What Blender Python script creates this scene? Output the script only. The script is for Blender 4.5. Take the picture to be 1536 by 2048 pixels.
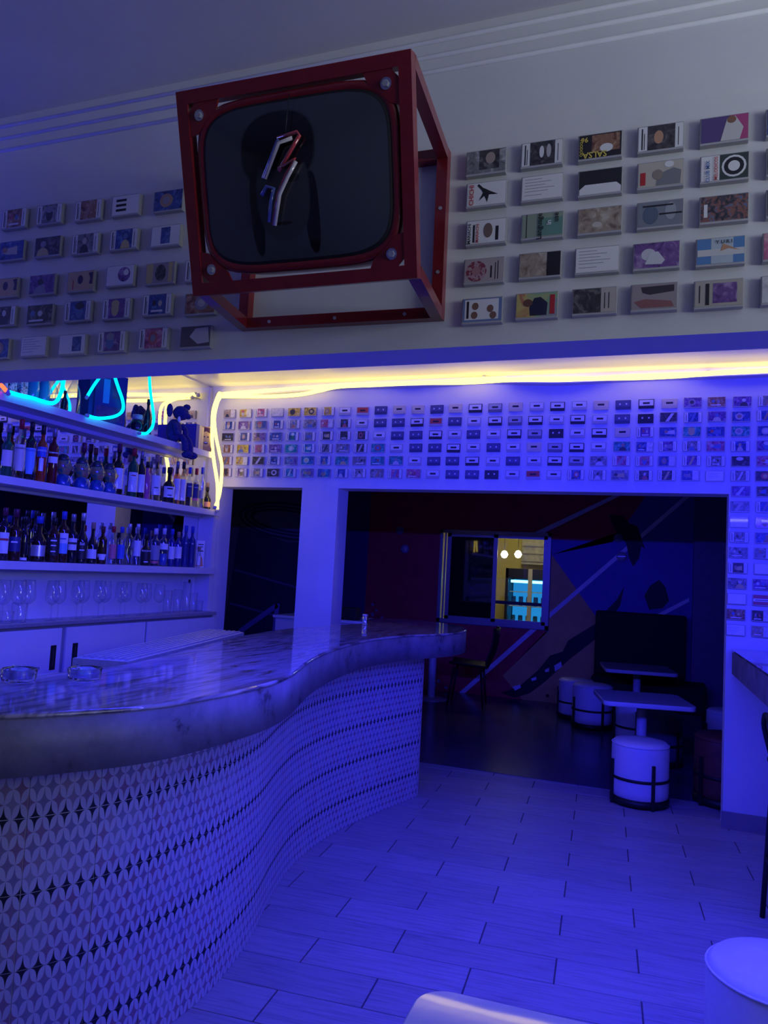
import bpy, bmesh, math, random
from mathutils import Vector, Matrix
random.seed(7)
for o in list(bpy.data.objects): bpy.data.objects.remove(o, do_unlink=True)
SC = bpy.context.scene
COL = SC.collection
PI = math.pi

# ------------------------------------------------------------------ camera
cd = bpy.data.cameras.new('camera'); cam = bpy.data.objects.new('camera', cd); COL.objects.link(cam)
cd.sensor_fit = 'VERTICAL'; cd.sensor_height = 24.0; cd.lens = 24.0 * 1540.0 / 2048.0
cd.clip_start = 0.02; cd.clip_end = 60
AX = ((0.936326, 0.024078, -0.350316), (0.346980, 0.088300, 0.933706), (0.053415, -0.995803, 0.074323))
cam.matrix_world = Matrix(((AX[0][0], -AX[0][1], -AX[0][2], 0), (AX[1][0], -AX[1][1], -AX[1][2], 0),
                           (AX[2][0], -AX[2][1], -AX[2][2], 1.5), (0, 0, 0, 1)))
SC.camera = cam
# ------------------------------------------------------------------ world, colour, lights
SC.view_settings.view_transform = 'Standard'; SC.view_settings.look = 'None'
SC.view_settings.gamma = 1; SC.view_settings.use_curve_mapping = False
SC.view_settings.exposure = 0.0
SC.cycles.transparent_max_bounces = 32
W = bpy.data.worlds.new('world'); SC.world = W; W.use_nodes = True
W.node_tree.nodes['Background'].inputs[0].default_value = (0.02, 0.03, 0.05, 1)
W.node_tree.nodes['Background'].inputs[1].default_value = 0.3
def area(name, loc, direction, sx, sy, power, colour):
    l = bpy.data.lights.new(name, 'AREA'); l.shape = 'RECTANGLE'; l.size = sx; l.size_y = sy
    l.energy = power; l.color = colour
    o = bpy.data.objects.new(name, l); COL.objects.link(o); o.location = loc
    o.rotation_euler = Vector(direction).to_track_quat('-Z', 'Y').to_euler()
    return o
BLUE = (0.028, 0.026, 1.0)
# assumed, unseen blue led strip behind the beam (its channel is modelled below)
area('assumed_blue_strip_light', (0.0, 2.17, 2.195), (0, 0.76, -0.65), 4.7, 0.03, 165, BLUE)
# assumed street light falling in through an assumed, unseen side window, right of the viewer
area('assumed_window_light', (2.50, 0.75, 2.20), (-1, 0.12, 0.55), 1.3, 0.8, 19, (0.82, 0.92, 0.97)).data.spread = math.radians(106)

# ------------------------------------------------------------------ helpers
def link(o): COL.objects.link(o); return o
class MB:
    """collects simple solids in one mesh"""
    def __init__(s): s.v = []; s.f = []; s.sm = []; s.uv = None
    def add(s, vs, fs, smooth=False):
        b = len(s.v); s.v += [tuple(p) for p in vs]; s.f += [tuple(b + i for i in f) for f in fs]; s.sm += [smooth] * len(fs); return s
    def box(s, x0, x1, y0, y1, z0, z1):
        vs = [(x, y, z) for z in (z0, z1) for y in (y0, y1) for x in (x0, x1)]
        return s.add(vs, [(0, 2, 3, 1), (4, 5, 7, 6), (0, 1, 5, 4), (2, 6, 7, 3), (0, 4, 6, 2), (1, 3, 7, 5)])
    def cbox(s, x0, x1, y0, y1, z0, z1, b):
        bm = bmesh.new(); bmesh.ops.create_cube(bm, size=1)
        for v in bm.verts:
            v.co = Vector(((x0 + x1) / 2 + v.co.x * (x1 - x0), (y0 + y1) / 2 + v.co.y * (y1 - y0), (z0 + z1) / 2 + v.co.z * (z1 - z0)))
        bmesh.ops.bevel(bm, geom=bm.edges[:], offset=b, segments=2, affect='EDGES', profile=0.5)
        bm.verts.index_update()
        s.add([v.co[:] for v in bm.verts], [tuple(v.index for v in f.verts) for f in bm.faces]); bm.free(); return s
    def lathe(s, prof, n=20, c=(0, 0, 0), smooth=True, a0=0, a1=None, capped=True):
        full = a1 is None; m = n if full else n + 1
        vs = []
        for (r, z) in prof:
            for i in range(m):
                a = (2 * PI * i / n) if full else a0 + (a1 - a0) * i / n
                vs.append((c[0] + r * math.cos(a), c[1] + r * math.sin(a), c[2] + z))
        fs = []
        for j in range(len(prof) - 1):
            for i in range(n):
                k = (i + 1) % m
                fs.append((j * m + i, j * m + k, (j + 1) * m + k, (j + 1) * m + i))
        if full and capped:
            if prof[0][0] > 1e-6: fs.append(tuple(range(m - 1, -1, -1)))
            if prof[-1][0] > 1e-6: fs.append(tuple((len(prof) - 1) * m + i for i in range(m)))
        return s.add(vs, fs, smooth)
    def tube(s, pts, r, n=8, smooth=True, closed=False):
        pts = [Vector(p) for p in pts]; N = len(pts); vs = []
        up = Vector((0, 0, 1)); prev = None
        for i, p in enumerate(pts):
            if closed: t = pts[(i + 1) % N] - pts[i - 1]
            else: t = pts[min(i + 1, N - 1)] - pts[max(i - 1, 0)]
            t.normalize()
            if prev is None:
                a = up if abs(t.dot(up)) < 0.9 else Vector((1, 0, 0))
                u = t.cross(a).normalized()
            else:
                u = (prev - t * prev.dot(t)).normalized()
            prev = u; w = t.cross(u)
            rr = r[i] if isinstance(r, (list, tuple)) else r
            vs += [(p + (u * math.cos(2 * PI * k / n) + w * math.sin(2 * PI * k / n)) * rr) for k in range(n)]
        fs = []
        for i in range(N if closed else N - 1):
            j = (i + 1) % N
            for k in range(n): fs.append((i * n + k, i * n + (k + 1) % n, j * n + (k + 1) % n, j * n + k))
        if not closed: fs += [tuple(range(n - 1, -1, -1)), tuple((N - 1) * n + k for k in range(n))]
        return s.add(vs, fs, smooth)
    def bar(s, p, q, w, h=None, up=(0, 0, 1)):
        h = h or w; p = Vector(p); q = Vector(q); t = (q - p).normalized(); a = Vector(up)
        if abs(t.dot(a)) > 0.95: a = Vector((0, 1, 0))
        u = t.cross(a).normalized() * w / 2; v = t.cross(u).normalized() * h / 2
        vs = [e + du * u + dv * v for e in (p, q) for du, dv in ((-1, -1), (1, -1), (1, 1), (-1, 1))]
        return s.add(vs, [(0, 1, 2, 3), (7, 6, 5, 4), (0, 4, 5, 1), (1, 5, 6, 2), (2, 6, 7, 3), (3, 7, 4, 0)])
    def prism(s, poly, y0, y1):
        """polygon in x,z pushed along y (y0 is the front)"""
        n = len(poly); vs = [(x, y0, z) for x, z in poly] + [(x, y1, z) for x, z in poly]
        return s.add(vs, [tuple(range(n)), tuple(range(2 * n - 1, n - 1, -1))] + [(i, n + i, n + (i + 1) % n, (i + 1) % n) for i in range(n)])
    def slab(s, poly, z0, z1):
        n = len(poly); vs = [(x, y, z1) for x, y in poly] + [(x, y, z0) for x, y in poly]
        return s.add(vs, [tuple(range(n)), tuple(range(2 * n - 1, n - 1, -1))] + [(i, n + i, n + (i + 1) % n, (i + 1) % n) for i in range(n)])
    def disc(s, c, r, y0, y1, n=14, rz=None):
        return s.prism([(c[0] + r * math.cos(2 * PI * i / n), c[1] + (rz or r) * math.sin(2 * PI * i / n)) for i in range(n)], y0, y1)
    def mesh(s, name):
        me = bpy.data.meshes.new(name); me.from_pydata(s.v, [], s.f)
        me.polygons.foreach_set('use_smooth', s.sm)
        if s.uv:
            ul = me.uv_layers.new(name='UVMap')
            for lp in me.loops: ul.data[lp.index].uv = s.uv[lp.vertex_index]
        bm = bmesh.new(); bm.from_mesh(me); bmesh.ops.recalc_face_normals(bm, faces=bm.faces); bm.to_mesh(me); bm.free()
        me.update(); return me
def obj(name, me, mat, parent=None, loc=(0, 0, 0), rot=(0, 0, 0)):
    if isinstance(me, MB): me = me.mesh(name)
    o = bpy.data.objects.new(name, me); link(o)
    if len(me.materials) == 0: me.materials.append(mat)
    elif me.materials[0] is not mat:
        o.material_slots[0].link = 'OBJECT'; o.material_slots[0].material = mat
    o.location = loc; o.rotation_euler = rot
    if parent: o.parent = parent
    return o
def tag(o, label=None, cat=None, group=None, kind=None):
    if label: o['label'] = label
    if cat: o['category'] = cat
    if group: o['group'] = group
    if kind: o['kind'] = kind
    return o
def thing(name, label, cat, loc=(0, 0, 0), rot=(0, 0, 0), group=None):
    o = bpy.data.objects.new(name, None); link(o); o.empty_display_size = 0.05
    o.location = loc; o.rotation_euler = rot
    return tag(o, label, cat, group)
def struct(name, me, mat, label=None):
    return tag(obj(name, me, mat), label, None, None, 'structure')
FONT_CACHE = {}
def textmesh(t, size, bold=False):
    k = (t, size, bold)
    if k in FONT_CACHE: return FONT_CACHE[k]
    c = bpy.data.curves.new('lettering', 'FONT'); c.body = t; c.size = size; c.align_x = 'CENTER'; c.align_y = 'CENTER'
    c.resolution_u = 2; c.offset = 0.02 * size if bold else 0
    o = bpy.data.objects.new('lettering', c); link(o)
    dg = bpy.context.evaluated_depsgraph_get(); me = bpy.data.meshes.new_from_object(o.evaluated_get(dg))
    bpy.data.objects.remove(o); FONT_CACHE[k] = me; return me
def smooth_path(pts, n=6, closed=False):
    P = [Vector(p) for p in pts]; N = len(P); out = []
    for i in range(N if closed else N - 1):
        g = (lambda k: P[k % N]) if closed else (lambda k: P[max(0, min(N - 1, k))])
        a, b, c, d = g(i - 1), g(i), g(i + 1), g(i + 2)
        for k in range(n):
            t = k / n
            out.append(0.5 * ((2 * b) + (c - a) * t + (2 * a - 5 * b + 4 * c - d) * t * t + (3 * b - a - 3 * c + d) * t ** 3))
    if not closed: out.append(P[-1])
    return out

# ------------------------------------------------------------------ materials
MATS = {}
def nt(name):
    m = bpy.data.materials.new(name); m.use_nodes = True; t = m.node_tree
    return m, t, t.nodes['Principled BSDF']
def M(name, col, rough=0.5, metal=0.0, var=0.0, scale=20, bump=0.0, coat=0.0, trans=0.0, ior=1.45, emit=None, es=1.0, spec=0.5):
    if name in MATS: return MATS[name]
    m, t, b = nt(name)
    b.inputs['Base Color'].default_value = (*col, 1); b.inputs['Roughness'].default_value = rough
    b.inputs['Metallic'].default_value = metal; b.inputs['Coat Weight'].default_value = coat
    b.inputs['Transmission Weight'].default_value = trans; b.inputs['IOR'].default_value = ior
    b.inputs['Specular IOR Level'].default_value = spec
    if emit: b.inputs['Emission Color'].default_value = (*emit, 1); b.inputs['Emission Strength'].default_value = es
    if var or bump:
        tc = t.nodes.new('ShaderNodeTexCoord'); nz = t.nodes.new('ShaderNodeTexNoise')
        nz.inputs['Scale'].default_value = scale; nz.inputs['Detail'].default_value = 4
        t.links.new(tc.outputs['Object'], nz.inputs['Vector'])
        if var:
            r = t.nodes.new('ShaderNodeValToRGB')
            r.color_ramp.elements[0].position = 0.3; r.color_ramp.elements[1].position = 0.7
            r.color_ramp.elements[0].color = (*[c * (1 - var) for c in col], 1)
            r.color_ramp.elements[1].color = (*[min(1, c * (1 + var)) for c in col], 1)
            t.links.new(nz.outputs['Fac'], r.inputs[0]); t.links.new(r.outputs[0], b.inputs['Base Color'])
        if bump:
            bp = t.nodes.new('ShaderNodeBump'); bp.inputs['Strength'].default_value = bump; bp.inputs['Distance'].default_value = 0.01
            t.links.new(nz.outputs['Fac'], bp.inputs['Height']); t.links.new(bp.outputs[0], b.inputs['Normal'])
    MATS[name] = m; return m
def ramp(t, els):
    r = t.nodes.new('ShaderNodeValToRGB'); cr = r.color_ramp
    while len(cr.elements) > 1: cr.elements.remove(cr.elements[-1])
    cr.elements[0].position = els[0][0]; cr.elements[0].color = (*els[0][1], 1)
    for p, c in els[1:]:
        e = cr.elements.new(p); e.color = (*c, 1)
    return r
def math_node(t, op, a, b=None, c=None):
    n = t.nodes.new('ShaderNodeMath'); n.operation = op
    for i, x in enumerate((a, b, c)):
        if x is None: continue
        if isinstance(x, (int, float)): n.inputs[i].default_value = x
        else: t.links.new(x, n.inputs[i])
    return n.outputs[0]
def emitter(name, col, s):
    if name in MATS: return MATS[name]
    m = bpy.data.materials.new(name); m.use_nodes = True; t = m.node_tree; t.nodes.clear()
    e = t.nodes.new('ShaderNodeEmission'); e.inputs[0].default_value = (*col, 1); e.inputs[1].default_value = s
    o = t.nodes.new('ShaderNodeOutputMaterial'); t.links.new(e.outputs[0], o.inputs[0]); MATS[name] = m; return m
def thin_glass(name, tint, lo=0.04, rough=0.03):
    """thin clear glass: see-through with an edge reflection"""
    if name in MATS: return MATS[name]
    m = bpy.data.materials.new(name); m.use_nodes = True; t = m.node_tree; t.nodes.clear()
    tr = t.nodes.new('ShaderNodeBsdfTransparent'); tr.inputs[0].default_value = (*tint, 1)
    gl = t.nodes.new('ShaderNodeBsdfGlossy'); gl.inputs['Roughness'].default_value = rough
    fr = t.nodes.new('ShaderNodeLayerWeight'); fr.inputs[0].default_value = 0.5
    mx = t.nodes.new('ShaderNodeMixShader'); o = t.nodes.new('ShaderNodeOutputMaterial')
    f = math_node(t, 'MULTIPLY_ADD', math_node(t, 'POWER', fr.outputs['Facing'], 2.0), 0.75, lo)
    t.links.new(f, mx.inputs[0]); t.links.new(tr.outputs[0], mx.inputs[1]); t.links.new(gl.outputs[0], mx.inputs[2])
    t.links.new(mx.outputs[0], o.inputs[0]); MATS[name] = m; return m
def art(name, palette, scale=38.0, kind='noise'):
    """printed cover: blotchy picture, different on every object"""
    if name in MATS: return MATS[name]
    m, t, b = nt(name)
    tc = t.nodes.new('ShaderNodeTexCoord'); oi = t.nodes.new('ShaderNodeObjectInfo')
    k = math_node(t, 'MULTIPLY', oi.outputs['Random'], 37.0)
    ad = t.nodes.new('ShaderNodeVectorMath'); ad.operation = 'ADD'
    cb = t.nodes.new('ShaderNodeCombineXYZ')
    for i in range(3): t.links.new(k, cb.inputs[i])
    t.links.new(tc.outputs['Object'], ad.inputs[0]); t.links.new(cb.outputs[0], ad.inputs[1])
    nz = t.nodes.new('ShaderNodeTexNoise'); nz.inputs['Scale'].default_value = scale; nz.inputs['Detail'].default_value = 2.5
    nz.inputs['Distortion'].default_value = 1.2
    t.links.new(ad.outputs[0], nz.inputs['Vector'])
    n = len(palette)
    r = ramp(t, [(0.28 + 0.44 * i / max(1, n - 1), c) for i, c in enumerate(palette)])
    r.color_ramp.interpolation = 'EASE' if kind == 'noise' else 'CONSTANT'
    t.links.new(nz.outputs['Fac'], r.inputs[0]); t.links.new(r.outputs[0], b.inputs['Base Color'])
    b.inputs['Roughness'].default_value = 0.35; b.inputs['Coat Weight'].default_value = 0.6; b.inputs['Coat Roughness'].default_value = 0.08
    MATS[name] = m; return m

WALL = M('white_plaster', (0.72, 0.72, 0.73), 0.7, var=0.05, scale=3, bump=0.06)
CEIL = M('ceiling_paint', (0.62, 0.61, 0.62), 0.75, var=0.05, scale=2)
GLOSSWHITE = M('white_gloss_ceiling', (0.70, 0.69, 0.72), 0.30, var=0.04, scale=4)
WHITE = M('white_laminate', (0.74, 0.74, 0.76), 0.35, var=0.03, scale=6)
SHELFW = M('shelf_white', (0.66, 0.66, 0.70), 0.45, var=0.04, scale=8)
BLACK = M('black_metal', (0.012, 0.012, 0.015), 0.45)
STEEL = M('brushed_steel', (0.55, 0.56, 0.58), 0.42, metal=0.65, var=0.10, scale=60)
CHROME = M('chrome', (0.75, 0.75, 0.78), 0.15, metal=1.0)
PAPER = M('white_paper', (0.80, 0.80, 0.80), 0.5, coat=0.4)
INK = M('black_ink', (0.02, 0.02, 0.03), 0.5)
REDPAINT = M('red_enamel', (0.20, 0.012, 0.018), 0.32, coat=0.4, var=0.12, scale=25, bump=0.05)
MIRROR = M('mirror', (0.82, 0.83, 0.86), 0.015, metal=1.0)
GLASS = thin_glass('clear_glass', (0.97, 0.98, 1.0), 0.08)
LEATHERW = M('white_leatherette', (0.72, 0.71, 0.72), 0.48, var=0.03, scale=60, bump=0.06)

# ================================================================== setting
struct('wall_left', MB().box(-3.80, -3.635, -3.0, 5.62, 0, 3.1), WALL, 'white side wall behind the bar shelves')
struct('wall_back', MB().box(-3.635, 2.6, 5.42, 5.62, 2.106, 2.94).box(-3.635, -3.48, 5.42, 5.62, 0, 2.106)
       .box(-2.73, -2.42, 5.42, 5.62, 0, 2.106).box(0.343, 2.6, 5.42, 5.62, 0, 2.106), WALL, 'white wall with a wide and a narrow opening')
struct('wall_front_beam', MB().box(-3.635, 2.6, 1.955, 2.09, 2.10, 3.02), WALL, 'white beam hanging over the bar')
struct('trim_0', MB().box(-3.63, 2.59, 1.942, 1.955, 2.10, 2.685), WALL, 'raised plaster panel carrying the upper cassettes')
for i, z in enumerate((2.895, 2.940, 2.985)):
    struct('trim_%d' % (i + 1), MB().tube([(-3.63, 1.952, z), (2.59, 1.952, z)], 0.0065, 8), M('cornice_white', (0.86, 0.86, 0.87), 0.5, var=0.03), 'thin white cornice bead')
struct('ceiling', MB().box(-3.8, 2.6, -3.0, 2.0, 3.02, 3.12), CEIL, 'plain painted ceiling over the viewer')
struct('ceiling_bar', MB().box(-3.8, 2.6, 2.0, 5.62, 2.94, 3.04), GLOSSWHITE, 'glossy white ceiling over the bar')
struct('wall_right', MB().box(2.6, 2.75, -3.0, 0.1, 0, 3.1).box(2.6, 2.75, 1.4, 5.62, 0, 3.1).box(2.6, 2.75, 0.1, 1.4, 0, 1.5).box(2.6, 2.75, 0.1, 1.4, 2.6, 3.1), WALL)  # the opening stands for an assumed, unseen side window
struct('wall_rear', MB().box(-3.8, 2.75, -3.15, -3.0, 0, 3.1), WALL)
struct('baseboard_right', MB().box(0.335, 2.6, 5.405, 5.42, 0, 0.105), M('greige_skirting', (0.26, 0.24, 0.26), 0.4, var=0.1, scale=10), 'tile skirting at the foot of the pier')

# floors
def wood_tile():
    m, t, b = nt('wood_look_tile')
    tc = t.nodes.new('ShaderNodeTexCoord'); mp = t.nodes.new('ShaderNodeMapping'); oi = t.nodes.new('ShaderNodeObjectInfo')
    mp.inputs['Scale'].default_value = (3.0, 45.0, 1.0)
    k = math_node(t, 'MULTIPLY', oi.outputs['Random'], 53.0); cb = t.nodes.new('ShaderNodeCombineXYZ')
    t.links.new(k, cb.inputs[0]); t.links.new(k, cb.inputs[1]); t.links.new(cb.outputs[0], mp.inputs['Location'])
    t.links.new(tc.outputs['Object'], mp.inputs['Vector'])
    nz = t.nodes.new('ShaderNodeTexNoise'); nz.inputs['Scale'].default_value = 1.6; nz.inputs['Detail'].default_value = 5; nz.inputs['Distortion'].default_value = 0.6
    t.links.new(mp.outputs[0], nz.inputs['Vector'])
    r = ramp(t, [(0.25, (0.27, 0.255, 0.26)), (0.5, (0.39, 0.375, 0.38)), (0.8, (0.47, 0.455, 0.46))])
    t.links.new(nz.outputs['Fac'], r.inputs[0])
    hs = t.nodes.new('ShaderNodeHueSaturation'); t.links.new(r.outputs[0], hs.inputs['Color'])
    v = math_node(t, 'MULTIPLY_ADD', oi.outputs['Random'], 0.16, 0.92); t.links.new(v, hs.inputs['Value'])
    t.links.new(hs.outputs[0], b.inputs['Base Color']); b.inputs['Roughness'].default_value = 0.42
    bp = t.nodes.new('ShaderNodeBump'); bp.inputs['Strength'].default_value = 0.12; bp.inputs['Distance'].default_value = 0.004
    t.links.new(nz.outputs['Fac'], bp.inputs['Height']); t.links.new(bp.outputs[0], b.inputs['Normal'])
    return m
WOODTILE = wood_tile()
floor = struct('floor', MB().box(-3.8, 2.75, -3.15, 9.7, -0.10, -0.003), M('dark_grout', (0.10, 0.09, 0.10), 0.8, var=0.1), 'floor of wood-look plank tiles')
ang = math.radians(4.5); E1 = Vector((math.cos(ang), math.sin(ang), 0)); E2 = Vector((-math.sin(ang), math.cos(ang), 0))
plank_me = MB().cbox(-0.3068, 0.3068, -0.1008, 0.1008, -0.012, 0.0, 0.0012).mesh('plank')
for k in range(-14, 16):
    t0 = 3.065 + 0.206 * k - 0.103
    for j in range(-5, 8):
        s0 = -1.060 + 0.62 * j + 0.31 + (0.31 if k % 2 else 0)
        c = E1 * s0 + E2 * t0
        if not (0.75 < c.y < 6.15 and -2.5 < c.x < 1.5): continue
        if c.x < -2.15 and c.y > 1.9: continue
        obj('plank', plank_me, WOODTILE, floor, c, (0, 0, ang))
struct('floor_back_room', MB().box(-7.2, 2.6, 5.95, 9.7, -0.002, 0.004), M('dark_vinyl', (0.065, 0.060, 0.12), 0.22, var=0.2, scale=5), 'dark smooth floor of the back room')

# measured positions, in metres
FASCIA_LEFT = [[(-2.125, 2.623), (-1.972, 2.621), (-1.809, 2.616), (-1.66, 2.615), (-1.497, 2.61)], [(-2.123, 2.51), (-1.967, 2.509), (-1.81, 2.503), (-1.657, 2.502), (-1.497, 2.497)], [(-2.135, 2.382), (-1.976, 2.38), (-1.816, 2.378), (-1.659, 2.383), (-1.507, 2.378), (-1.361, 2.375)], [(-2.134, 2.283), (-1.975, 2.278), (-1.818, 2.279), (-1.664, 2.276), (-1.509, 2.278), (-1.352, 2.27)], [(-2.15, 2.171), (-1.989, 2.171), (-1.829, 2.169), (-1.672, 2.17), (-1.514, 2.171), (-1.36, 2.168)]]
FASCIA_RIGHT = [[(-0.486, 2.594), (-0.339, 2.596), (-0.193, 2.595), (-0.049, 2.595), (0.095, 2.594)], [(-0.482, 2.505), (-0.335, 2.504), (-0.19, 2.5), (-0.047, 2.501), (0.097, 2.498)], [(-0.478, 2.401), (-0.331, 2.402), (-0.188, 2.4), (-0.045, 2.4), (0.098, 2.397)], [(-0.479, 2.296), (-0.333, 2.298), (-0.191, 2.298), (-0.051, 2.296), (0.092, 2.293)], [(-0.479, 2.189), (-0.337, 2.192), (-0.194, 2.193), (-0.054, 2.193), (0.09, 2.19)]]
TV_FRONT = [(-1.15, 1.49, 2.628), (-0.549, 1.49, 2.621), (-0.556, 1.63, 2.169), (-1.157, 1.63, 2.172)]
TV_BACK = [(-1.206, 1.95, 2.645), (-0.589, 1.95, 2.644), (-0.585, 1.95, 2.173), (-1.206, 1.95, 2.181)]
S2 = [(3.272, 0.303, 0.062), (3.357, 0.346, 0.063), (3.434, 0.346, 0.061), (3.521, 0.343, 0.06), (3.611, 0.345, 0.061), (3.713, 0.158, 0.093), (3.854, 0.296, 0.102), (3.99, 0.199, 0.098), (4.108, 0.19, 0.093), (4.051, 0.297, 0.059), (4.197, 0.349, 0.074), (4.351, 0.344, 0.07), (4.437, 0.337, 0.06), (4.503, 0.273, 0.054), (4.605, 0.339, 0.073), (4.765, 0.271, 0.093), (4.857, 0.329, 0.053), (4.933, 0.337, 0.054), (5.018, 0.307, 0.054), (5.105, 0.311, 0.055), (5.187, 0.331, 0.056), (5.271, 0.182, 0.061), (5.358, 0.229, 0.057)]
S3 = [(3.299, 0.296, 0.062), (3.376, 0.296, 0.074), (3.448, 0.26, 0.046), (3.554, 0.268, 0.091), (3.612, 0.306, 0.054), (3.671, 0.269, 0.073), (3.745, 0.315, 0.071), (3.825, 0.306, 0.065), (3.912, 0.32, 0.067), (4.006, 0.267, 0.064), (4.1, 0.248, 0.059), (4.201, 0.255, 0.05), (4.286, 0.258, 0.051), (4.364, 0.284, 0.062), (4.454, 0.29, 0.052), (4.552, 0.226, 0.071), (4.655, 0.272, 0.069), (4.754, 0.279, 0.066), (4.851, 0.282, 0.052), (4.932, 0.265, 0.061), (5.022, 0.32, 0.058), (5.108, 0.319, 0.054), (5.169, 0.166, 0.031), (5.244, 0.213, 0.06)]
WINE = [(3.397, 0.236, 0.073), (3.465, 0.236, 0.074), (3.581, 0.237, 0.076), (3.67, 0.237, 0.078), (3.772, 0.238, 0.079), (3.881, 0.238, 0.081), (3.978, 0.239, 0.079), (4.079, 0.239, 0.081), (4.183, 0.237, 0.082), (4.291, 0.234, 0.081), (4.394, 0.231, 0.082), (4.505, 0.224, 0.084), (4.61, 0.221, 0.085), (4.707, 0.214, 0.087)]
TUMB = [(4.878, 0.168, 0.067), (5.003, 0.175, 0.068), (5.119, 0.232, 0.066), (5.213, 0.146, 0.063), (5.296, 0.085, 0.064)]
TUMB2 = [(3.331, 0.066, 0.078), (3.419, 0.111, 0.085)]
S1 = [(3.202, 0.128, 0.04), (3.264, 0.136, 0.063), (3.343, 0.15, 0.064), (3.44, 0.16, 0.048), (3.525, 0.151, 0.054), (3.675, 0.111, 0.031), (3.772, 0.229, 0.095), (4.09, 0.318, 0.235), (4.378, 0.161, 0.088), (4.472, 0.26, 0.057), (4.704, 0.312, 0.187), (5.097, 0.202, 0.159)]
CY1 = [(-3.4, 3.147, 2.354), (-3.4, 3.23, 2.354), (-3.4, 3.309, 2.358), (-3.4, 3.405, 2.357), (-3.4, 3.466, 2.362), (-3.4, 3.502, 2.388), (-3.4, 3.525, 2.438), (-3.4, 3.537, 2.501), (-3.4, 3.543, 2.593)]
CY2 = [(-3.46, 3.97, 2.727), (-3.46, 3.909, 2.638), (-3.46, 3.854, 2.559), (-3.46, 3.809, 2.485)]
CY3 = [(-3.4, 3.951, 2.719), (-3.4, 3.973, 2.652), (-3.4, 4.015, 2.587), (-3.4, 4.062, 2.521), (-3.4, 4.078, 2.468), (-3.4, 4.053, 2.426), (-3.4, 3.989, 2.39), (-3.4, 3.894, 2.361), (-3.4, 3.827, 2.35), (-3.4, 3.765, 2.35)]
CY4 = [(-3.4, 4.295, 2.829), (-3.4, 4.316, 2.747), (-3.4, 4.338, 2.648), (-3.4, 4.372, 2.55), (-3.4, 4.399, 2.467), (-3.4, 4.394, 2.413), (-3.4, 4.371, 2.377), (-3.4, 4.331, 2.345), (-3.4, 4.268, 2.334)]
RED = [(-3.4, 2.991, 2.405), (-3.4, 3.057, 2.39), (-3.4, 3.105, 2.374), (-3.4, 3.137, 2.352)]
YEL1 = [(-3.517, 5.36, 2.862), (-3.314, 5.36, 2.869), (-3.129, 5.36, 2.875), (-2.772, 5.36, 2.888), (-2.344, 5.36, 2.901), (-1.936, 5.36, 2.898), (-1.547, 5.36, 2.899), (-1.323, 5.36, 2.91), (-0.997, 5.36, 2.89), (-0.698, 5.36, 2.879), (-0.319, 5.36, 2.889), (-0.002, 5.36, 2.89), (0.302, 5.36, 2.888), (0.553, 5.36, 2.891), (0.79, 5.36, 2.9)]
YEL2 = [(-3.481, 5.33, 2.838), (-3.293, 5.33, 2.832), (-3.018, 5.33, 2.824), (-2.753, 5.33, 2.832), (-2.582, 5.33, 2.858), (-2.414, 5.33, 2.884), (-2.125, 5.33, 2.886), (-1.807, 5.33, 2.89), (-1.425, 5.33, 2.88), (-0.991, 5.33, 2.89), (-0.694, 5.33, 2.882), (-0.317, 5.33, 2.871), (-0.002, 5.33, 2.872), (0.3, 5.33, 2.887), (0.55, 5.33, 2.89), (0.786, 5.33, 2.902)]
YELD1 = [(-3.4, 5.153, 2.762), (-3.4, 5.121, 2.675), (-3.4, 5.122, 2.556), (-3.4, 5.141, 2.4), (-3.4, 5.186, 2.268), (-3.4, 5.227, 2.174), (-3.4, 5.26, 2.078), (-3.4, 5.275, 1.907)]
YELD2 = [(-3.385, 5.119, 2.73), (-3.385, 5.092, 2.609), (-3.385, 5.13, 2.477), (-3.385, 5.196, 2.349), (-3.385, 5.244, 2.256), (-3.385, 5.251, 2.137), (-3.385, 5.238, 2.015), (-3.385, 5.192, 1.923)]
M_ST1 = [(-1.597, 2.056), (-0.617, 2.564), (-0.559, 2.547), (-1.486, 2.047)]
M_ST3 = [(-0.166, 1.131), (0.209, 1.364), (0.21, 1.318), (-0.073, 1.138)]
M_BL1 = [(-0.702, 2.297), (-0.552, 2.294), (-0.475, 2.207), (-0.378, 2.168), (-0.323, 2.003), (-0.287, 1.91), (-0.332, 1.932), (-0.351, 1.795), (-0.416, 1.691), (-0.464, 1.79), (-0.503, 1.967), (-0.597, 2.065), (-0.664, 2.183)]
M_BL2 = [(-1.927, 0.054), (-1.696, 0.169), (-1.49, 0.371), (-1.347, 0.565), (-1.199, 0.626), (-1.139, 0.763), (-0.773, 1.029), (-0.768, 0.852), (-1.119, 0.537), (-1.222, 0.426), (-1.395, 0.247), (-1.571, 0.091), (-1.752, 0.017)]
M_BL3 = [(-0.283, 1.357), (-0.22, 1.478), (-0.122, 1.553), (-0.054, 1.476), (-0.007, 1.316), (-0.075, 1.225), (-0.223, 1.197)]
M_BL4 = [(-0.719, 1.14), (-0.597, 1.278), (-0.511, 1.449), (-0.55, 1.222), (-0.648, 1.068)]
M_GR = [[(-1.294, 0.449), (-1.213, 0.505), (-1.199, 0.446), (-1.28, 0.379)], [(-1.4, 0.391), (-1.353, 0.42), (-1.352, 0.372), (-1.399, 0.361)], [(-1.565, 0.267), (-1.506, 0.297), (-1.498, 0.261), (-1.552, 0.238)], [(-1.788, 0.147), (-1.697, 0.181), (-1.683, 0.146), (-1.755, 0.102)]]
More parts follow.
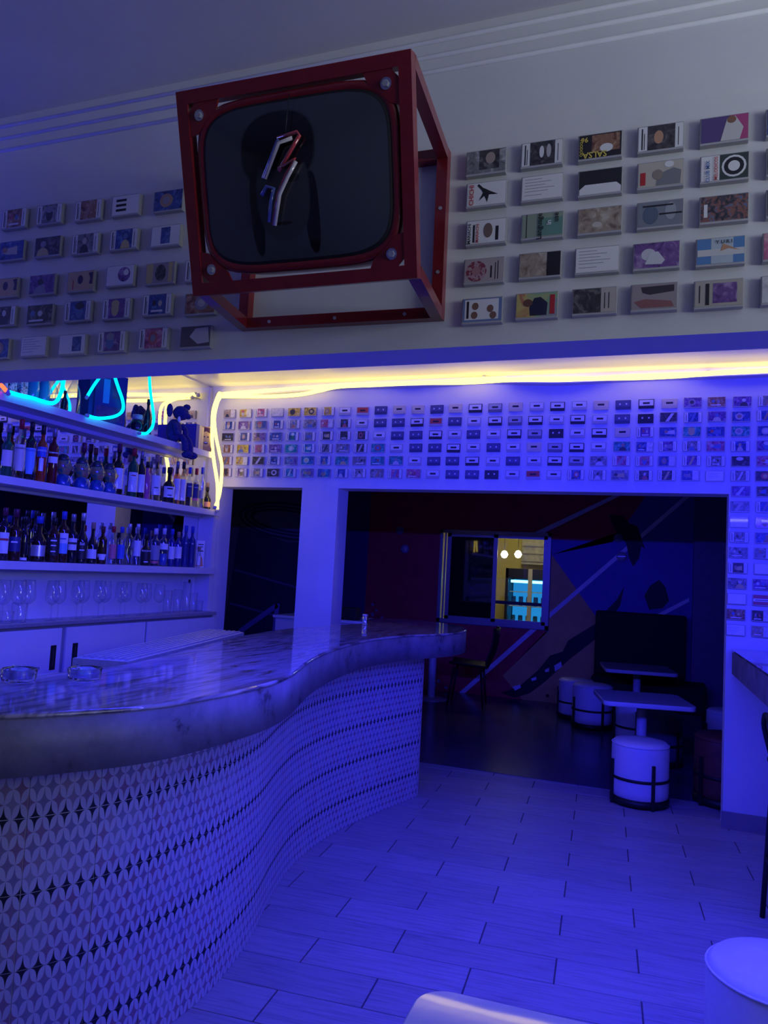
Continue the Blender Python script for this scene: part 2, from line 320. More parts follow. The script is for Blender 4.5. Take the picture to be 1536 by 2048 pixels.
M_DOTS = [(-3.692, 1.029, 0.02), (-3.631, 0.954, 0.018), (-3.685, 0.898, 0.025), (-3.548, 0.868, 0.018), (-2.736, 0.12, 0.02), (-2.786, 0.059, 0.025), (-2.633, 0.049, 0.02), (-2.708, -0.047, 0.02), (-1.219, 0.187, 0.03), (-1.359, 0.083, 0.02)]
SCONCE = [(-3.277, 1.783), (-3.359, 2.025), (-0.549, 1.804), (-0.596, 2.023)]
M_ZZ = [(-5.674, 0.534), (-5.106, 0.937), (-5.119, 0.563), (-4.828, 0.839), (-4.755, 0.891), (-4.766, 0.836), (-5.151, 0.471), (-5.146, 0.837), (-5.577, 0.528)]
WINDOW = [(-2.798, 2.056), (-1.382, 2.038), (-1.376, 0.87), (-2.766, 0.872), (-2.075, 2.053), (-1.987, 1.178)]

# ================================================================== bar
OUT = [(-2.6, 1.16), (-2.1, 1.17), (-1.75, 1.28), (-1.517, 1.466), (-1.402, 1.615), (-1.317, 1.767), (-1.276, 1.936), (-1.252, 2.204), (-1.263, 2.416),
       (-1.315, 2.642), (-1.448, 3.079), (-1.541, 3.542), (-1.590, 4.088), (-1.535, 4.571), (-1.395, 4.93), (-1.344, 5.209), (-1.373, 5.492), (-1.48, 5.76),
       (-1.66, 5.96), (-1.86, 6.07), (-2.08, 6.06), (-2.25, 5.9)]
INN = [(-2.22, 5.60), (-2.10, 5.30), (-2.17, 4.85), (-2.231, 4.446), (-2.21, 4.0), (-2.158, 3.62), (-2.043, 3.106), (-1.92, 2.6), (-1.875, 2.30), (-1.90, 2.08), (-1.99, 1.94), (-2.2, 1.86), (-2.6, 1.84)]
outer = [p.to_2d() for p in smooth_path([(x, y, 0) for x, y in OUT], 5)]
inner = [p.to_2d() for p in smooth_path([(x, y, 0) for x, y in INN], 5)]
outline = [(p.x, p.y) for p in outer + inner]
def worktop_mat():
    m, t, b = nt('poured_wood_top')
    tc = t.nodes.new('ShaderNodeTexCoord'); mp = t.nodes.new('ShaderNodeMapping'); mp.inputs['Scale'].default_value = (7.0, 1.0, 3.0)
    mp.inputs['Rotation'].default_value = (0, 0, 0.12)
    t.links.new(tc.outputs['Object'], mp.inputs['Vector'])
    nz = t.nodes.new('ShaderNodeTexNoise'); nz.inputs['Scale'].default_value = 3.2; nz.inputs['Detail'].default_value = 6; nz.inputs['Distortion'].default_value = 1.6
    t.links.new(mp.outputs[0], nz.inputs['Vector'])
    r = ramp(t, [(0.30, (0.05, 0.045, 0.045)), (0.42, (0.19, 0.175, 0.175)), (0.52, (0.36, 0.34, 0.34)), (0.75, (0.52, 0.50, 0.50))])
    t.links.new(nz.outputs['Fac'], r.inputs[0]); t.links.new(r.outputs[0], b.inputs['Base Color'])
    b.inputs['Roughness'].default_value = 0.35; b.inputs['Coat Weight'].default_value = 1.0; b.inputs['Coat Roughness'].default_value = 0.04; b.inputs['Coat IOR'].default_value = 1.6
    return m
def plaster_edge_mat():
    m, t, b = nt('rough_plaster_edge')
    tc = t.nodes.new('ShaderNodeTexCoord'); nz = t.nodes.new('ShaderNodeTexNoise'); nz.inputs['Scale'].default_value = 7; nz.inputs['Detail'].default_value = 8; nz.inputs['Roughness'].default_value = 0.65
    t.links.new(tc.outputs['Object'], nz.inputs['Vector'])
    r = ramp(t, [(0.34, (0.06, 0.058, 0.06)), (0.40, (0.17, 0.165, 0.17)), (0.6, (0.24, 0.235, 0.24)), (0.8, (0.31, 0.30, 0.31))])
    t.links.new(nz.outputs['Fac'], r.inputs[0]); t.links.new(r.outputs[0], b.inputs['Base Color']); b.inputs['Roughness'].default_value = 0.5
    bp = t.nodes.new('ShaderNodeBump'); bp.inputs['Strength'].default_value = 0.25; bp.inputs['Distance'].default_value = 0.01
    t.links.new(nz.outputs['Fac'], bp.inputs['Height']); t.links.new(bp.outputs[0], b.inputs['Normal'])
    return m
TOPM = worktop_mat(); EDGEM = plaster_edge_mat()
ZT, ZB = 1.10, 0.945
def inset(poly, d):
    n = len(poly); res = []
    for i in range(n):
        a = Vector(poly[i - 1]); b = Vector(poly[i]); c = Vector(poly[(i + 1) % n])
        t1 = (b - a); t2 = (c - b)
        t1 = t1.normalized() if t1.length > 1e-6 else t2.normalized(); t2 = t2.normalized() if t2.length > 1e-6 else t1
        tt = (t1 + t2).normalized(); nn = Vector((-tt.y, tt.x)); res.append(tuple(b + nn * d))
    return res
bt = thing('bar_worktop', 'thick curved bar worktop with glossy streaked top and rough plaster edge', 'worktop', (0, 0, 0))
n = len(outline)
ins = inset(outline, 0.006)      # outline runs counter-clockwise, inset to the left
me = MB(); me.v = [(x, y, ZT) for x, y in ins] + [(x, y, ZT - 0.007) for x, y in outline] + [(x, y, ZT - 0.012) for x, y in outline]
me.f = [tuple(range(n))] + [(i, n + i, n + (i + 1) % n, (i + 1) % n) for i in range(n)] + [(n + i, 2 * n + i, 2 * n + (i + 1) % n, n + (i + 1) % n) for i in range(n)] + [tuple(range(3 * n - 1, 2 * n - 1, -1))]
me.sm = [False] + [True] * (2 * n) + [False]
obj('glossy_top', me, TOPM, bt)
me = MB(); o2 = inset(outline, 0.001)
me.v = [(x, y, ZT - 0.0125) for x, y in o2] + [(x, y, ZB) for x, y in o2]
me.f = [tuple(range(n))] + [(i, n + i, n + (i + 1) % n, (i + 1) % n) for i in range(n)] + [tuple(range(2 * n - 1, n - 1, -1))]
me.sm = [False] + [True] * n + [False]
obj('plaster_edge', me, EDGEM, bt)

def tile_mat():
    m, t, b = nt('petal_tile')
    uv = t.nodes.new('ShaderNodeUVMap'); sp = t.nodes.new('ShaderNodeSeparateXYZ'); t.links.new(uv.outputs[0], sp.inputs[0])
    u, v = sp.outputs[0], sp.outputs[1]
    a = math_node(t, 'ADD', u, v); c = math_node(t, 'SUBTRACT', u, v)
    def dist(x): return math_node(t, 'ABSOLUTE', math_node(t, 'SUBTRACT', x, math_node(t, 'ROUND', x)))
    da, dc = dist(a), dist(c); K = 0.235
    sa = math_node(t, 'MULTIPLY', math_node(t, 'SINE', math_node(t, 'MULTIPLY', da, PI)), K)
    sc = math_node(t, 'MULTIPLY', math_node(t, 'SINE', math_node(t, 'MULTIPLY', dc, PI)), K)
    petal = math_node(t, 'MAXIMUM', math_node(t, 'LESS_THAN', dc, sa), math_node(t, 'LESS_THAN', da, sc))
    fa = math_node(t, 'FLOOR', a); fc = math_node(t, 'FLOOR', c)
    vc = math_node(t, 'DIVIDE', math_node(t, 'SUBTRACT', fa, fc), 5.0)      # star row / 2.5
    dark = math_node(t, 'LESS_THAN', dist(vc), 0.02)
    cb = t.nodes.new('ShaderNodeCombineXYZ'); t.links.new(math_node(t, 'MULTIPLY', fa, 0.13), cb.inputs[0]); t.links.new(math_node(t, 'MULTIPLY', fc, 0.13), cb.inputs[1])
    nz = t.nodes.new('ShaderNodeTexNoise'); nz.inputs['Scale'].default_value = 2.2; t.links.new(cb.outputs[0], nz.inputs['Vector'])
    r = ramp(t, [(0.40, (0.27, 0.26, 0.33)), (0.50, (0.34, 0.19, 0.22)), (0.60, (0.40, 0.37, 0.37)), (0.7, (0.30, 0.29, 0.36))]); t.links.new(nz.outputs['Fac'], r.inputs[0])
    m1 = t.nodes.new('ShaderNodeMix'); m1.data_type = 'RGBA'; t.links.new(dark, m1.inputs['Factor']); t.links.new(r.outputs[0], m1.inputs['A']); m1.inputs['B'].default_value = (0.012, 0.012, 0.02, 1)
    m2 = t.nodes.new('ShaderNodeMix'); m2.data_type = 'RGBA'; t.links.new(petal, m2.inputs['Factor']); t.links.new(m1.outputs['Result'], m2.inputs['A']); m2.inputs['B'].default_value = (0.62, 0.61, 0.62, 1)
    t.links.new(m2.outputs['Result'], b.inputs['Base Color']); b.inputs['Roughness'].default_value = 0.5
    return m
TILEM = tile_mat()
TP = [(-2.55, 1.42), (-2.15, 1.43), (-1.90, 1.50), (-1.70, 1.63), (-1.575, 1.80), (-1.505, 2.0), (-1.477, 2.25), (-1.471, 2.4), (-1.488, 2.576), (-1.541, 2.848), (-1.647, 3.203), (-1.735, 3.585), (-1.755, 4.0), (-1.703, 4.41), (-1.60, 4.86), (-1.555, 5.05)]
tp = smooth_path([(x, y, 0) for x, y in TP], 8)
for i in range(1, 7):      # rounded end of the bar body
    a = i / 6 * PI / 2 ; tp.append(Vector((-1.665 + 0.115 * math.cos(a), 5.06 + 0.10 * math.sin(a), 0)))
tp.append(Vector((-1.95, 5.17, 0)))
cum = [0]
for i in range(1, len(tp)): cum.append(cum[-1] + (tp[i] - tp[i - 1]).length)
def at(s):
    s = max(0, min(cum[-1] - 1e-6, s)); i = max(k for k in range(len(cum) - 1) if cum[k] <= s)
    f = (s - cum[i]) / max(1e-9, cum[i + 1] - cum[i]); p = tp[i].lerp(tp[i + 1], f); t = (tp[i + 1] - tp[i]).normalized()
    return p, Vector((t.y, -t.x, 0))       # outward normal (customer side)
bb = thing('bar_counter_body', 'curved bar front clad in square tiles printed with pale petals', 'bar counter', (0, 0, 0))
core = [(at(cum[-1] * i / 240)[0] - at(cum[-1] * i / 240)[1] * 0.003) for i in range(241)]
poly = [(p.x, p.y) for p in core] + [(-2.02, 5.1), (-2.05, 4.4), (-1.98, 3.6), (-1.86, 3.0), (-1.74, 2.4), (-1.80, 2.1), (-2.0, 1.80), (-2.55, 1.70)]
obj('body_core', MB().slab(poly, 0.0, ZB - 0.001), M('pale_grout', (0.74, 0.73, 0.75), 0.8, var=0.05), bb)
ncol = int(cum[-1] / 0.2) + 1
off = 0.0
for c in range(ncol):
    s0 = c * 0.2 + 0.0015 - off; s1 = min(cum[-1], s0 + 0.197)
    if s1 - s0 < 0.02: continue
    for row in range(5):
        z0 = max(0.001, row * 0.203 - 0.043 + 0.0015); z1 = min(row * 0.203 + 0.160 - 0.0015, ZB - 0.004); ns = 5
        mb = MB(); mb.uv = []
        for lay in (0.0, 0.0, -0.010):
            for z in (z0, z1):
                for i in range(ns + 1):
                    s = s0 + (s1 - s0) * i / ns; p, nn = at(s); q = p + nn * lay
                    mb.v.append((q.x, q.y, z)); mb.uv.append((s / 0.04, (z + 0.043) / 0.0812))
        k = ns + 1
        for i in range(ns):
            mb.f.append((i, i + 1, k + i + 1, k + i)); mb.sm.append(True)
            mb.f.append((2 * k + i, 4 * k + i, 4 * k + i + 1, 2 * k + i + 1)); mb.sm.append(False)
            mb.f.append((3 * k + i, 3 * k + i + 1, 5 * k + i + 1, 5 * k + i)); mb.sm.append(False)
        mb.f += [(2 * k, 3 * k, 5 * k, 4 * k), (2 * k + ns, 4 * k + ns, 5 * k + ns, 3 * k + ns)]; mb.sm += [False, False]
        obj('tile', mb, TILEM, bb)
# steel drainer behind the worktop
dr = thing('drainer', 'ribbed stainless steel drainer along the inner edge of the bar', 'drainer', (0, 0, 0))
def dpt(f, side):     # f along, side across
    a = Vector((-1.945, 2.44, 0)); b = Vector((-2.30, 3.90, 0)); d = (b - a).normalized(); nn = Vector((-d.y, d.x, 0))
    return a + (b - a) * f + nn * side
p = [dpt(0, -0.02), dpt(1, -0.02), dpt(1, 0.20), dpt(0, 0.20)]
obj('tray', MB().slab([(q.x, q.y) for q in p][::-1], 1.045, 1.098), STEEL, dr)
for i in range(7):
    a = dpt(0.02, 0.0 + 0.028 * i); b = dpt(0.98, 0.0 + 0.028 * i)
    obj('rib', MB().bar((a.x, a.y, 1.102), (b.x, b.y, 1.102), 0.012, 0.010), STEEL, dr)
obj('leg', MB().box(-2.16, -2.13, 2.60, 2.63, 0, 1.046), STEEL, dr); obj('leg', MB().box(-2.42, -2.39, 3.75, 3.78, 0, 1.046), STEEL, dr)
# ashtrays
def ashtray(x, y, label):
    t = thing('ashtray', label, 'ashtray', (x, y, ZT + 0.0005), (0, 0, random.random()), 'glass ashtrays on the bar')
    prof = [(0.0, 0.0), (0.046, 0.0), (0.050, 0.006), (0.053, 0.036), (0.049, 0.038), (0.043, 0.034), (0.038, 0.010), (0.0, 0.008)]
    obj('bowl', MB().lathe(prof, 28), M('thick_glass', (0.90, 0.94, 1.0), 0.04, trans=1.0, ior=1.45), t)
    for i in range(3):
        a = i * 2 * PI / 3 + 0.4
        obj('cigarette_rest', MB().bar((0.040 * math.cos(a), 0.040 * math.sin(a), 0.038), (0.056 * math.cos(a), 0.056 * math.sin(a), 0.038), 0.010, 0.006), M('thick_glass', (0.9, 0.94, 1.0), 0.04, trans=1.0), t)
ashtray(-1.74, 2.005, 'clear glass ashtray in front of the steel drainer')
ashtray(-1.865, 1.862, 'clear glass ashtray at the left picture edge')
sh = thing('shaker', 'small steel cylinder standing on the far end of the bar', 'cylinder', (-2.02, 5.12, ZT))
obj('body', MB().lathe([(0.0, 0), (0.019, 0), (0.020, 0.005), (0.020, 0.062)], 16), CHROME, sh)
obj('lid', MB().lathe([(0.0, 0.062), (0.021, 0.062), (0.021, 0.072), (0.018, 0.077), (0.0, 0.078)], 16), STEEL, sh)

# ================================================================== back bar
struct('window_mirror', MB().box(-3.635, -3.622, 0.6, 5.385, 1.37, 2.93), MIRROR, 'wall mirror behind the bottle shelves')
struct('trim_4', MB().box(-3.635, -3.612, 5.385, 5.415, 1.37, 2.93), M('alu_trim', (0.6, 0.6, 0.62), 0.35, metal=0.6), 'slim edge trim of the mirror')
struct('wall_backsplash', MB().box(-3.635, -3.62, 0.6, 5.415, 1.08, 1.37), WHITE, 'white splashback under the shelves')
def shelf(z0, z1, y0, y1, label):
    t = thing('wall_shelf', label, 'shelf', (-3.62, (y0 + y1) / 2, z0), group='white shelves over the back bar')
    L = (y1 - y0) / 2
    obj('board', MB().box(0.0, 0.182, -L, L, 0.004, z1 - z0), SHELFW, t)
    obj('front_edge', MB().box(0.182, 0.20, -L, L, 0.0, z1 - z0 + 0.0), SHELFW, t)
    obj('batten', MB().box(0.0, 0.025, -L, L, -0.02, 0.004), SHELFW, t)
shelf(2.305, 2.350, 1.0, 5.17, 'top white shelf with toys and neon loops')
shelf(1.857, 1.900, 1.0, 5.35, 'middle white shelf holding bust shaped bottles')
shelf(1.390, 1.436, 1.0, 5.35, 'lowest white shelf above the wine glasses')
struct('trim_5', MB().box(-3.62, -3.48, 5.355, 5.415, 1.09, 1.88), WALL, 'white upright closing the shelves')
cb = thing('back_bar_cabinet', 'long low white cabinet with sliding doors and steel top', 'cabinet', (-3.62, 3.2, 0))
obj('steel_top', MB().cbox(0.0, 0.20, -2.2, 2.205, 1.063, 1.088, 0.003), STEEL, cb)
obj('carcass', MB().box(0.0, 0.165, -2.2, 2.195, 0.0, 1.062), M('grey_carcass', (0.30, 0.30, 0.33), 0.6), cb)
for y0, y1, x in ((-2.18, -1.0, 0.178), (-0.99, 0.53, 0.186), (0.578, 1.335, 0.178), (1.345, 2.19, 0.188)):
    d = obj('door', MB().cbox(x - 0.012, x + 0.004, y0, y1, 0.06, 1.045, 0.002), WHITE, cb)
    for hy in ([y1 - 0.06] if y1 < 0.6 else [y0 + 0.08] if y1 < 1.4 else []):
        obj('flush_pull', MB().box(x + 0.003, x + 0.006, hy - 0.022, hy + 0.022, 0.80, 0.945), BLACK, d)
        obj('pull_rim', MB().box(x + 0.004, x + 0.0075, hy - 0.009, hy + 0.009, 0.82, 0.925), M('dark_steel', (0.12, 0.12, 0.13), 0.3, metal=0.8), d)
    if y1 > 2: obj('flush_pull', MB().box(x + 0.003, x + 0.006, 2.08, 2.12, 0.90, 0.945), BLACK, d)
sk = thing('wall_socket', 'white wall socket with round black hole beside the tumblers', 'socket', (-3.6195, 5.26, 1.26))
obj('plate', MB().cbox(0, 0.008, -0.075, 0.075, -0.14, 0.10, 0.002), WHITE, sk)
obj('hole', MB().lathe([(0.0, 0), (0.016, 0), (0.016, 0.002), (0.0, 0.002)], 16), BLACK, sk, (0.008, 0.015, 0.062), (0, PI / 2, 0))

# ---- bottles
def gmat(name, col, trans=0.0, rough=0.06): return M(name, col, rough, trans=trans, coat=0.5 if trans == 0 else 0)
BG = dict(clear=thin_glass('bottle_clear', (0.80, 0.84, 0.92), 0.08), green=gmat('bottle_green', (0.01, 0.10, 0.04)), amber=gmat('bottle_amber', (0.045, 0.014, 0.006)), dark=gmat('bottle_dark', (0.012, 0.010, 0.016)),
          orange=gmat('bottle_orange', (0.40, 0.05, 0.012)), red=gmat('bottle_red', (0.12, 0.004, 0.010)), pink=gmat('bottle_pink', (0.55, 0.12, 0.30)), blue=gmat('bottle_blue', (0.02, 0.03, 0.20)), brown=gmat('bottle_brown', (0.02, 0.007, 0.006)),
          rose=thin_glass('bottle_rose', (0.85, 0.50, 0.42), 0.10), yellowish=thin_glass('bottle_straw', (0.85, 0.82, 0.62), 0.10))
CAPS = dict(red=M('cap_red', (0.45, 0.02, 0.03), 0.4), black=M('cap_black', (0.015, 0.015, 0.018), 0.4), grey=M('cap_grey', (0.30, 0.30, 0.33), 0.35, metal=0.5), blue=M('cap_blue', (0.04, 0.08, 0.45), 0.4), white=M('cap_white', (0.7, 0.7, 0.72), 0.4),
            tan=M('cap_tan', (0.42, 0.27, 0.16), 0.6), brown=M('cap_brown', (0.12, 0.03, 0.02), 0.5), wine=M('cap_wine', (0.10, 0.015, 0.05), 0.4), steel=STEEL)
LABS = dict(white=PAPER, cream=M('label_cream', (0.75, 0.66, 0.55), 0.5), yellow=M('label_yellow', (0.70, 0.62, 0.30), 0.5), blue=M('label_blue', (0.06, 0.14, 0.55), 0.5), sky=M('label_sky', (0.20, 0.45, 0.75), 0.5), black=M('label_black', (0.02, 0.02, 0.025), 0.5), navy=M('label_navy', (0.02, 0.03, 0.16), 0.5),
            pink=M('label_pink', (0.70, 0.20, 0.24), 0.5), orange=M('label_orange', (0.75, 0.32, 0.15), 0.5), grey=M('label_grey', (0.35, 0.35, 0.38), 0.5), red=M('label_red', (0.5, 0.03, 0.04), 0.5), silver=M('label_silver', (0.6, 0.6, 0.65), 0.3, metal=0.6))
BARS = {}
def bar_print(sz):
    if sz not in BARS: BARS[sz] = MB().add([(-sz * 1.3, -sz * 0.3, 0), (sz * 1.3, -sz * 0.3, 0), (sz * 1.2, sz * 0.3, 0), (-sz * 1.1, sz * 0.3, 0)], [(0, 1, 2, 3)]).mesh('print_mark')
    return BARS[sz]
FACE = math.radians(-44)     # bottles turn their labels towards the room
def bottle(y, h, w, z, label, glass, cap, lab=None, text=None, shape='round', lab_z=(0.16, 0.52), x=-3.50, capl=0.16, group=None, tcol=None, liquid=None, lab2=None):
    t = thing('bottle', label, 'bottle', (x, y, z + 0.0005), (0, 0, 0), group)
    R = w / 2; nr = max(0.0105, R * 0.34); bh = {'round': 0.60, 'tall': 0.66, 'squat': 0.52, 'flask': 0.60, 'square': 0.66}[shape] * h; ch = capl * h; g = BG[glass]
    if shape == 'flask':
        prof = [(0, 0), (R * 0.92, 0), (R, 0.01), (R, bh * 0.62), (R * 0.96, bh * 0.78), (R * 0.80, bh * 0.92), (R * 0.5, bh), (nr, bh * 1.05), (nr, h - ch)]
    elif shape == 'squat':
        prof = [(0, 0), (R * 0.95, 0), (R, 0.008), (R, bh * 0.85), (R * 0.9, bh * 0.97), (R * 0.6, bh * 1.10), (nr * 1.1, bh * 1.22), (nr, h - ch)]
    else:
        prof = [(0, 0), (R * 0.93, 0), (R, 0.006), (R, bh * 0.95), (R * 0.94, bh * 1.01), (R * 0.72, bh * 1.06), (nr * 1.3, bh * 1.11), (nr, bh * 1.17), (nr, h - ch)]
    nseg = 18
    b = MB().lathe(prof, nseg if shape != 'square' else 18)
    if shape == 'square':
        b.v = [(p[0] * (1 if abs(p[2]) > bh else min(1.0, 1.0)), p[1], p[2]) for p in b.v]
        nv = []
        for (px, py, pz) in b.v:
            if pz < bh * 0.95:
                a = math.atan2(py, px) - FACE; rr = math.hypot(px, py); k = 1 / max(abs(math.cos(a)), abs(math.sin(a))); k = min(k, 1.12)
                nv.append((px * k, py * k, pz))
            else: nv.append((px, py, pz))
        b.v = nv
    body = obj('body', b, g, t)
    obj('cap', MB().lathe([(0, h - ch), (nr * 1.28, h - ch), (nr * 1.30, h - 0.004), (nr * 1.15, h), (0, h)], 14), CAPS[cap], t)
    if glass in ('clear', 'rose', 'yellowish') and liquid:
        obj('contents', MB().lathe([(0, 0.006), (R * 0.90, 0.006), (R * 0.93, bh * 0.5), (0, bh * 0.5)], 14), liquid, t)
    if lab:
        for k, (lm, (f0, f1), ar) in enumerate([(lab, lab_z, 0.95)] + ([lab2] if lab2 else [])):
            rr = R * (1.02 if shape != 'square' else 1.06) + 0.0006
            prof2 = [(rr, bh * f0 / 0.6), (rr, bh * f1 / 0.6)]
            l = MB().lathe(prof2, 10, a0=FACE - ar, a1=FACE + ar)
            lo = obj('paper_label', l, LABS[lm], t)
        if text:
            for q, (tx, fz, sz) in enumerate(text):
                if tx: sz = round(min(sz, w * 0.95 / (0.66 * len(tx))), 4)
                obj('lettering' if tx else 'print_mark', textmesh(tx, sz, True) if tx else bar_print(sz), tcol or INK, t, ((rr + 0.0022) * math.cos(FACE), (rr + 0.0022) * math.sin(FACE), bh * fz / 0.6), (PI / 2, 0, FACE + PI / 2))
    return t
WT = M('white_ink', (0.85, 0.85, 0.87), 0.5); REDINK = M('red_ink', (0.5, 0.03, 0.04), 0.5); YELINK = M('yellow_ink', (0.75, 0.6, 0.12), 0.5); BLUEINK = M('blue_ink', (0.08, 0.16, 0.45), 0.5)
def s2(i, *a, **k): y, h, w = S2[i]; return bottle(y, h, w, 1.90, *a, group='bottles on the middle shelf', **k)
s2(0, 'green glass bottle with cream label at the left picture edge', 'green', 'grey', 'cream', lab_z=(0.20, 0.50))
s2(1, 'clear bottle with red cap and tall pale label lettered LUXARDO', 'yellowish', 'red', 'cream', [('LUXARDO', 0.46, 0.016)], shape='square', lab_z=(0.12, 0.52))
s2(2, 'dark bottle with black cap and bright blue label', 'dark', 'black', 'sky', [('LUXARDO', 0.46, 0.014)], shape='square', lab_z=(0.10, 0.50), tcol=BLUEINK)
s2(3, 'orange aperitif bottle with black cap lettered APEROL', 'orange', 'black', 'blue', [('APEROL', 0.50, 0.018)], shape='tall', lab_z=(0.40, 0.56), tcol=WT, lab2=('white', (0.18, 0.38), 0.40))
s2(4, 'dark red aperitif bottle with grey cap lettered CAMPARI', 'red', 'grey', 'white', [('CAMPARI', 0.50, 0.016)], shape='tall', lab_z=(0.34, 0.44), tcol=WT)
s2(9, 'slim green necked bottle standing behind the bust bottles', 'green', 'brown', None, x=-3.57)
s2(10, 'wide dark bottle with tall white label beside the bust bottles', 'brown', 'wine', 'white', lab_z=(0.12, 0.52))
s2(11, 'dark green vermouth bottle with red capsule and white label', 'green', 'red', 'white', [(None, 0.40, 0.012)], shape='tall', lab_z=(0.10, 0.46), tcol=REDINK)
s2(12, 'dark slim bottle with grey capsule and white label', 'dark', 'grey', 'white', shape='tall', lab_z=(0.12, 0.46))
s2(13, 'pink gin bottle with a dark top', 'pink', 'black', None, shape='tall')
s2(14, 'clear square bottle with plain pale label and tall cork', 'clear', 'tan', 'white', [(None, 0.26, 0.012)], shape='square', lab_z=(0.12, 0.50))
s2(15, 'round shouldered dark flask with white letter label', 'dark', 'black', 'white', [(None, 0.40, 0.016), (None, 0.22, 0.012)], shape='flask', lab_z=(0.16, 0.46))
s2(16, 'slim rose tinted bottle with pale label', 'rose', 'grey', 'white', shape='tall', lab_z=(0.10, 0.54))
s2(17, 'slim straw coloured bottle with pale label', 'yellowish', 'black', 'white', shape='tall', lab_z=(0.10, 0.54))
s2(18, 'clear vodka bottle with blue cap and navy label', 'clear', 'blue', 'navy', [('CIROC', 0.46, 0.010)], shape='tall', lab_z=(0.22, 0.54), tcol=WT)
s2(19, 'clear vodka bottle with red and blue cap and navy label', 'clear', 'red', 'navy', [('CIROC', 0.46, 0.010)], shape='tall', lab_z=(0.22, 0.54), tcol=WT, lab2=('pink', (0.16, 0.22), 0.95))
s2(20, 'plain clear bottle with blue cap near the yellow neon', 'clear', 'blue', 'grey', shape='tall', lab_z=(0.22, 0.40))
s2(21, 'small dark bottle with orange label beside the yellow neon', 'dark', 'black', 'orange', shape='squat', lab_z=(0.14, 0.40))
s2(22, 'small pale decorated bottle at the end of the middle shelf', 'yellowish', 'tan', 'silver', shape='flask', lab_z=(0.14, 0.46), x=-3.56)
# bust shaped bottles
def bust(i, label, neck, x=-3.49):
    y, h, w = S2[i]; t = thing('bust_bottle', label, 'bottle', (x, y, 1.9005), (0, 0, 0.25), 'painted bust bottles on the middle shelf')
    bh = 0.20
    coat = MB().lathe([(0, 0), (0.046, 0), (0.049, 0.015), (0.047, 0.045), (0.035, 0.065), (0.022, 0.078), (0.0, 0.08)], 18)
    obj('jacket', coat, M('painted_blue', (0.015, 0.07, 0.30), 0.25, coat=0.6, var=0.35, scale=30), t)
    skin = M('painted_multicolour', (0.20, 0.42, 0.42), 0.25, coat=0.6)
    if not skin.node_tree.nodes.get('Voronoi'):
        tt = skin.node_tree; tc = tt.nodes.new('ShaderNodeTexCoord'); vo = tt.nodes.new('ShaderNodeTexNoise'); vo.name = 'Voronoi'; vo.inputs['Scale'].default_value = 26
        tt.links.new(tc.outputs['Object'], vo.inputs['Vector']); rr = ramp(tt, [(0.34, (0.01, 0.05, 0.12)), (0.44, (0.05, 0.20, 0.14)), (0.52, (0.30, 0.26, 0.08)), (0.60, (0.34, 0.16, 0.10)), (0.70, (0.10, 0.22, 0.30))])
        tt.links.new(vo.outputs['Fac'], rr.inputs[0]); tt.links.new(rr.outputs[0], tt.nodes['Principled BSDF'].inputs['Base Color'])
    bm = bmesh.new(); bmesh.ops.create_uvsphere(bm, u_segments=24, v_segments=16, radius=0.5)
    fd = Vector((math.cos(0.75), math.sin(0.75), 0))       # faces look along the shelf, to the right
    for v in bm.verts:
        c = v.co; c.x *= 0.080; c.y *= 0.080; c.z *= 0.135
        f = c.x * fd.x + c.y * fd.y; s = -c.x * fd.y + c.y * fd.x; zz = c.z
        if f > 0.01:
            nose = math.exp(-((s / 0.008) ** 2) - ((zz + 0.004) / 0.014) ** 2) * 0.022
            brow = math.exp(-((zz - 0.020) / 0.007) ** 2 - (s / 0.028) ** 2) * 0.007
            eye = -math.exp(-((abs(s) - 0.017) / 0.008) ** 2 - ((zz - 0.008) / 0.006) ** 2) * 0.007
            mouth = math.exp(-((s / 0.013) ** 2) - ((zz + 0.028) / 0.005) ** 2) * 0.008 - math.exp(-((s / 0.015) ** 2) - ((zz + 0.034) / 0.003) ** 2) * 0.006
            chin = math.exp(-((s / 0.014) ** 2) - ((zz + 0.046) / 0.010) ** 2) * 0.010
            c += fd * (nose + brow + eye + mouth + chin)
        elif f < -0.01 and zz > -0.02: c += -fd * 0.004
        c.z += 0.127
    mm = bpy.data.meshes.new('head'); bm.to_mesh(mm); bm.free()
    for p in mm.polygons: p.use_smooth = True
    obj('head', mm, skin, t)
    hs = Vector((-fd.y, fd.x, 0)); HR = M('painted_hair', (0.02, 0.03, 0.05), 0.3, coat=0.6, var=0.5, scale=60)
    hb = MB().lathe([(0.034, 0.026), (0.0375, 0.034), (0.033, 0.052), (0.022, 0.066), (0.0, 0.072)], 16); hb.v = [(a - fd.x * 0.006, b - fd.y * 0.006, z) for a, b, z in hb.v]
    obj('hair', hb, HR, t, (0, 0, 0.132), (0, 0, 0))
    obj('shirt_front', MB().lathe([(0.012, 0.0), (0.018, 0.03), (0.004, 0.06)], 10), PAPER, t, (fd.x * 0.036, fd.y * 0.036, 0.012))
    for sgn in (-1, 1):
        e = hs * 0.043 * sgn
        obj('ear', MB().lathe([(0, -0.012), (0.007, -0.007), (0.008, 0.0), (0.006, 0.009), (0, 0.012)], 8), skin, t, (e.x, e.y, 0.125))
    if neck:
        obj('neck', MB().lathe([(0.030, 0.178), (0.017, 0.195), (0.0125, 0.215), (0.0125, h - 0.055)], 14), BG['clear'], t)
        obj('stopper', MB().lathe([(0, h - 0.06), (0.016, h - 0.06), (0.016, h - 0.004), (0.012, h), (0, h)], 14), CAPS['wine'], t)
bust(5, 'first bust bottle next to the dark red aperitif', False, x=-3.51)
bust(6, 'bust bottle with its tall neck and stopper showing', True)
bust(7, 'third bust bottle, right of the one with a stopper', False)
bust(8, 'last bust bottle, beside the wide white labelled bottle', False)

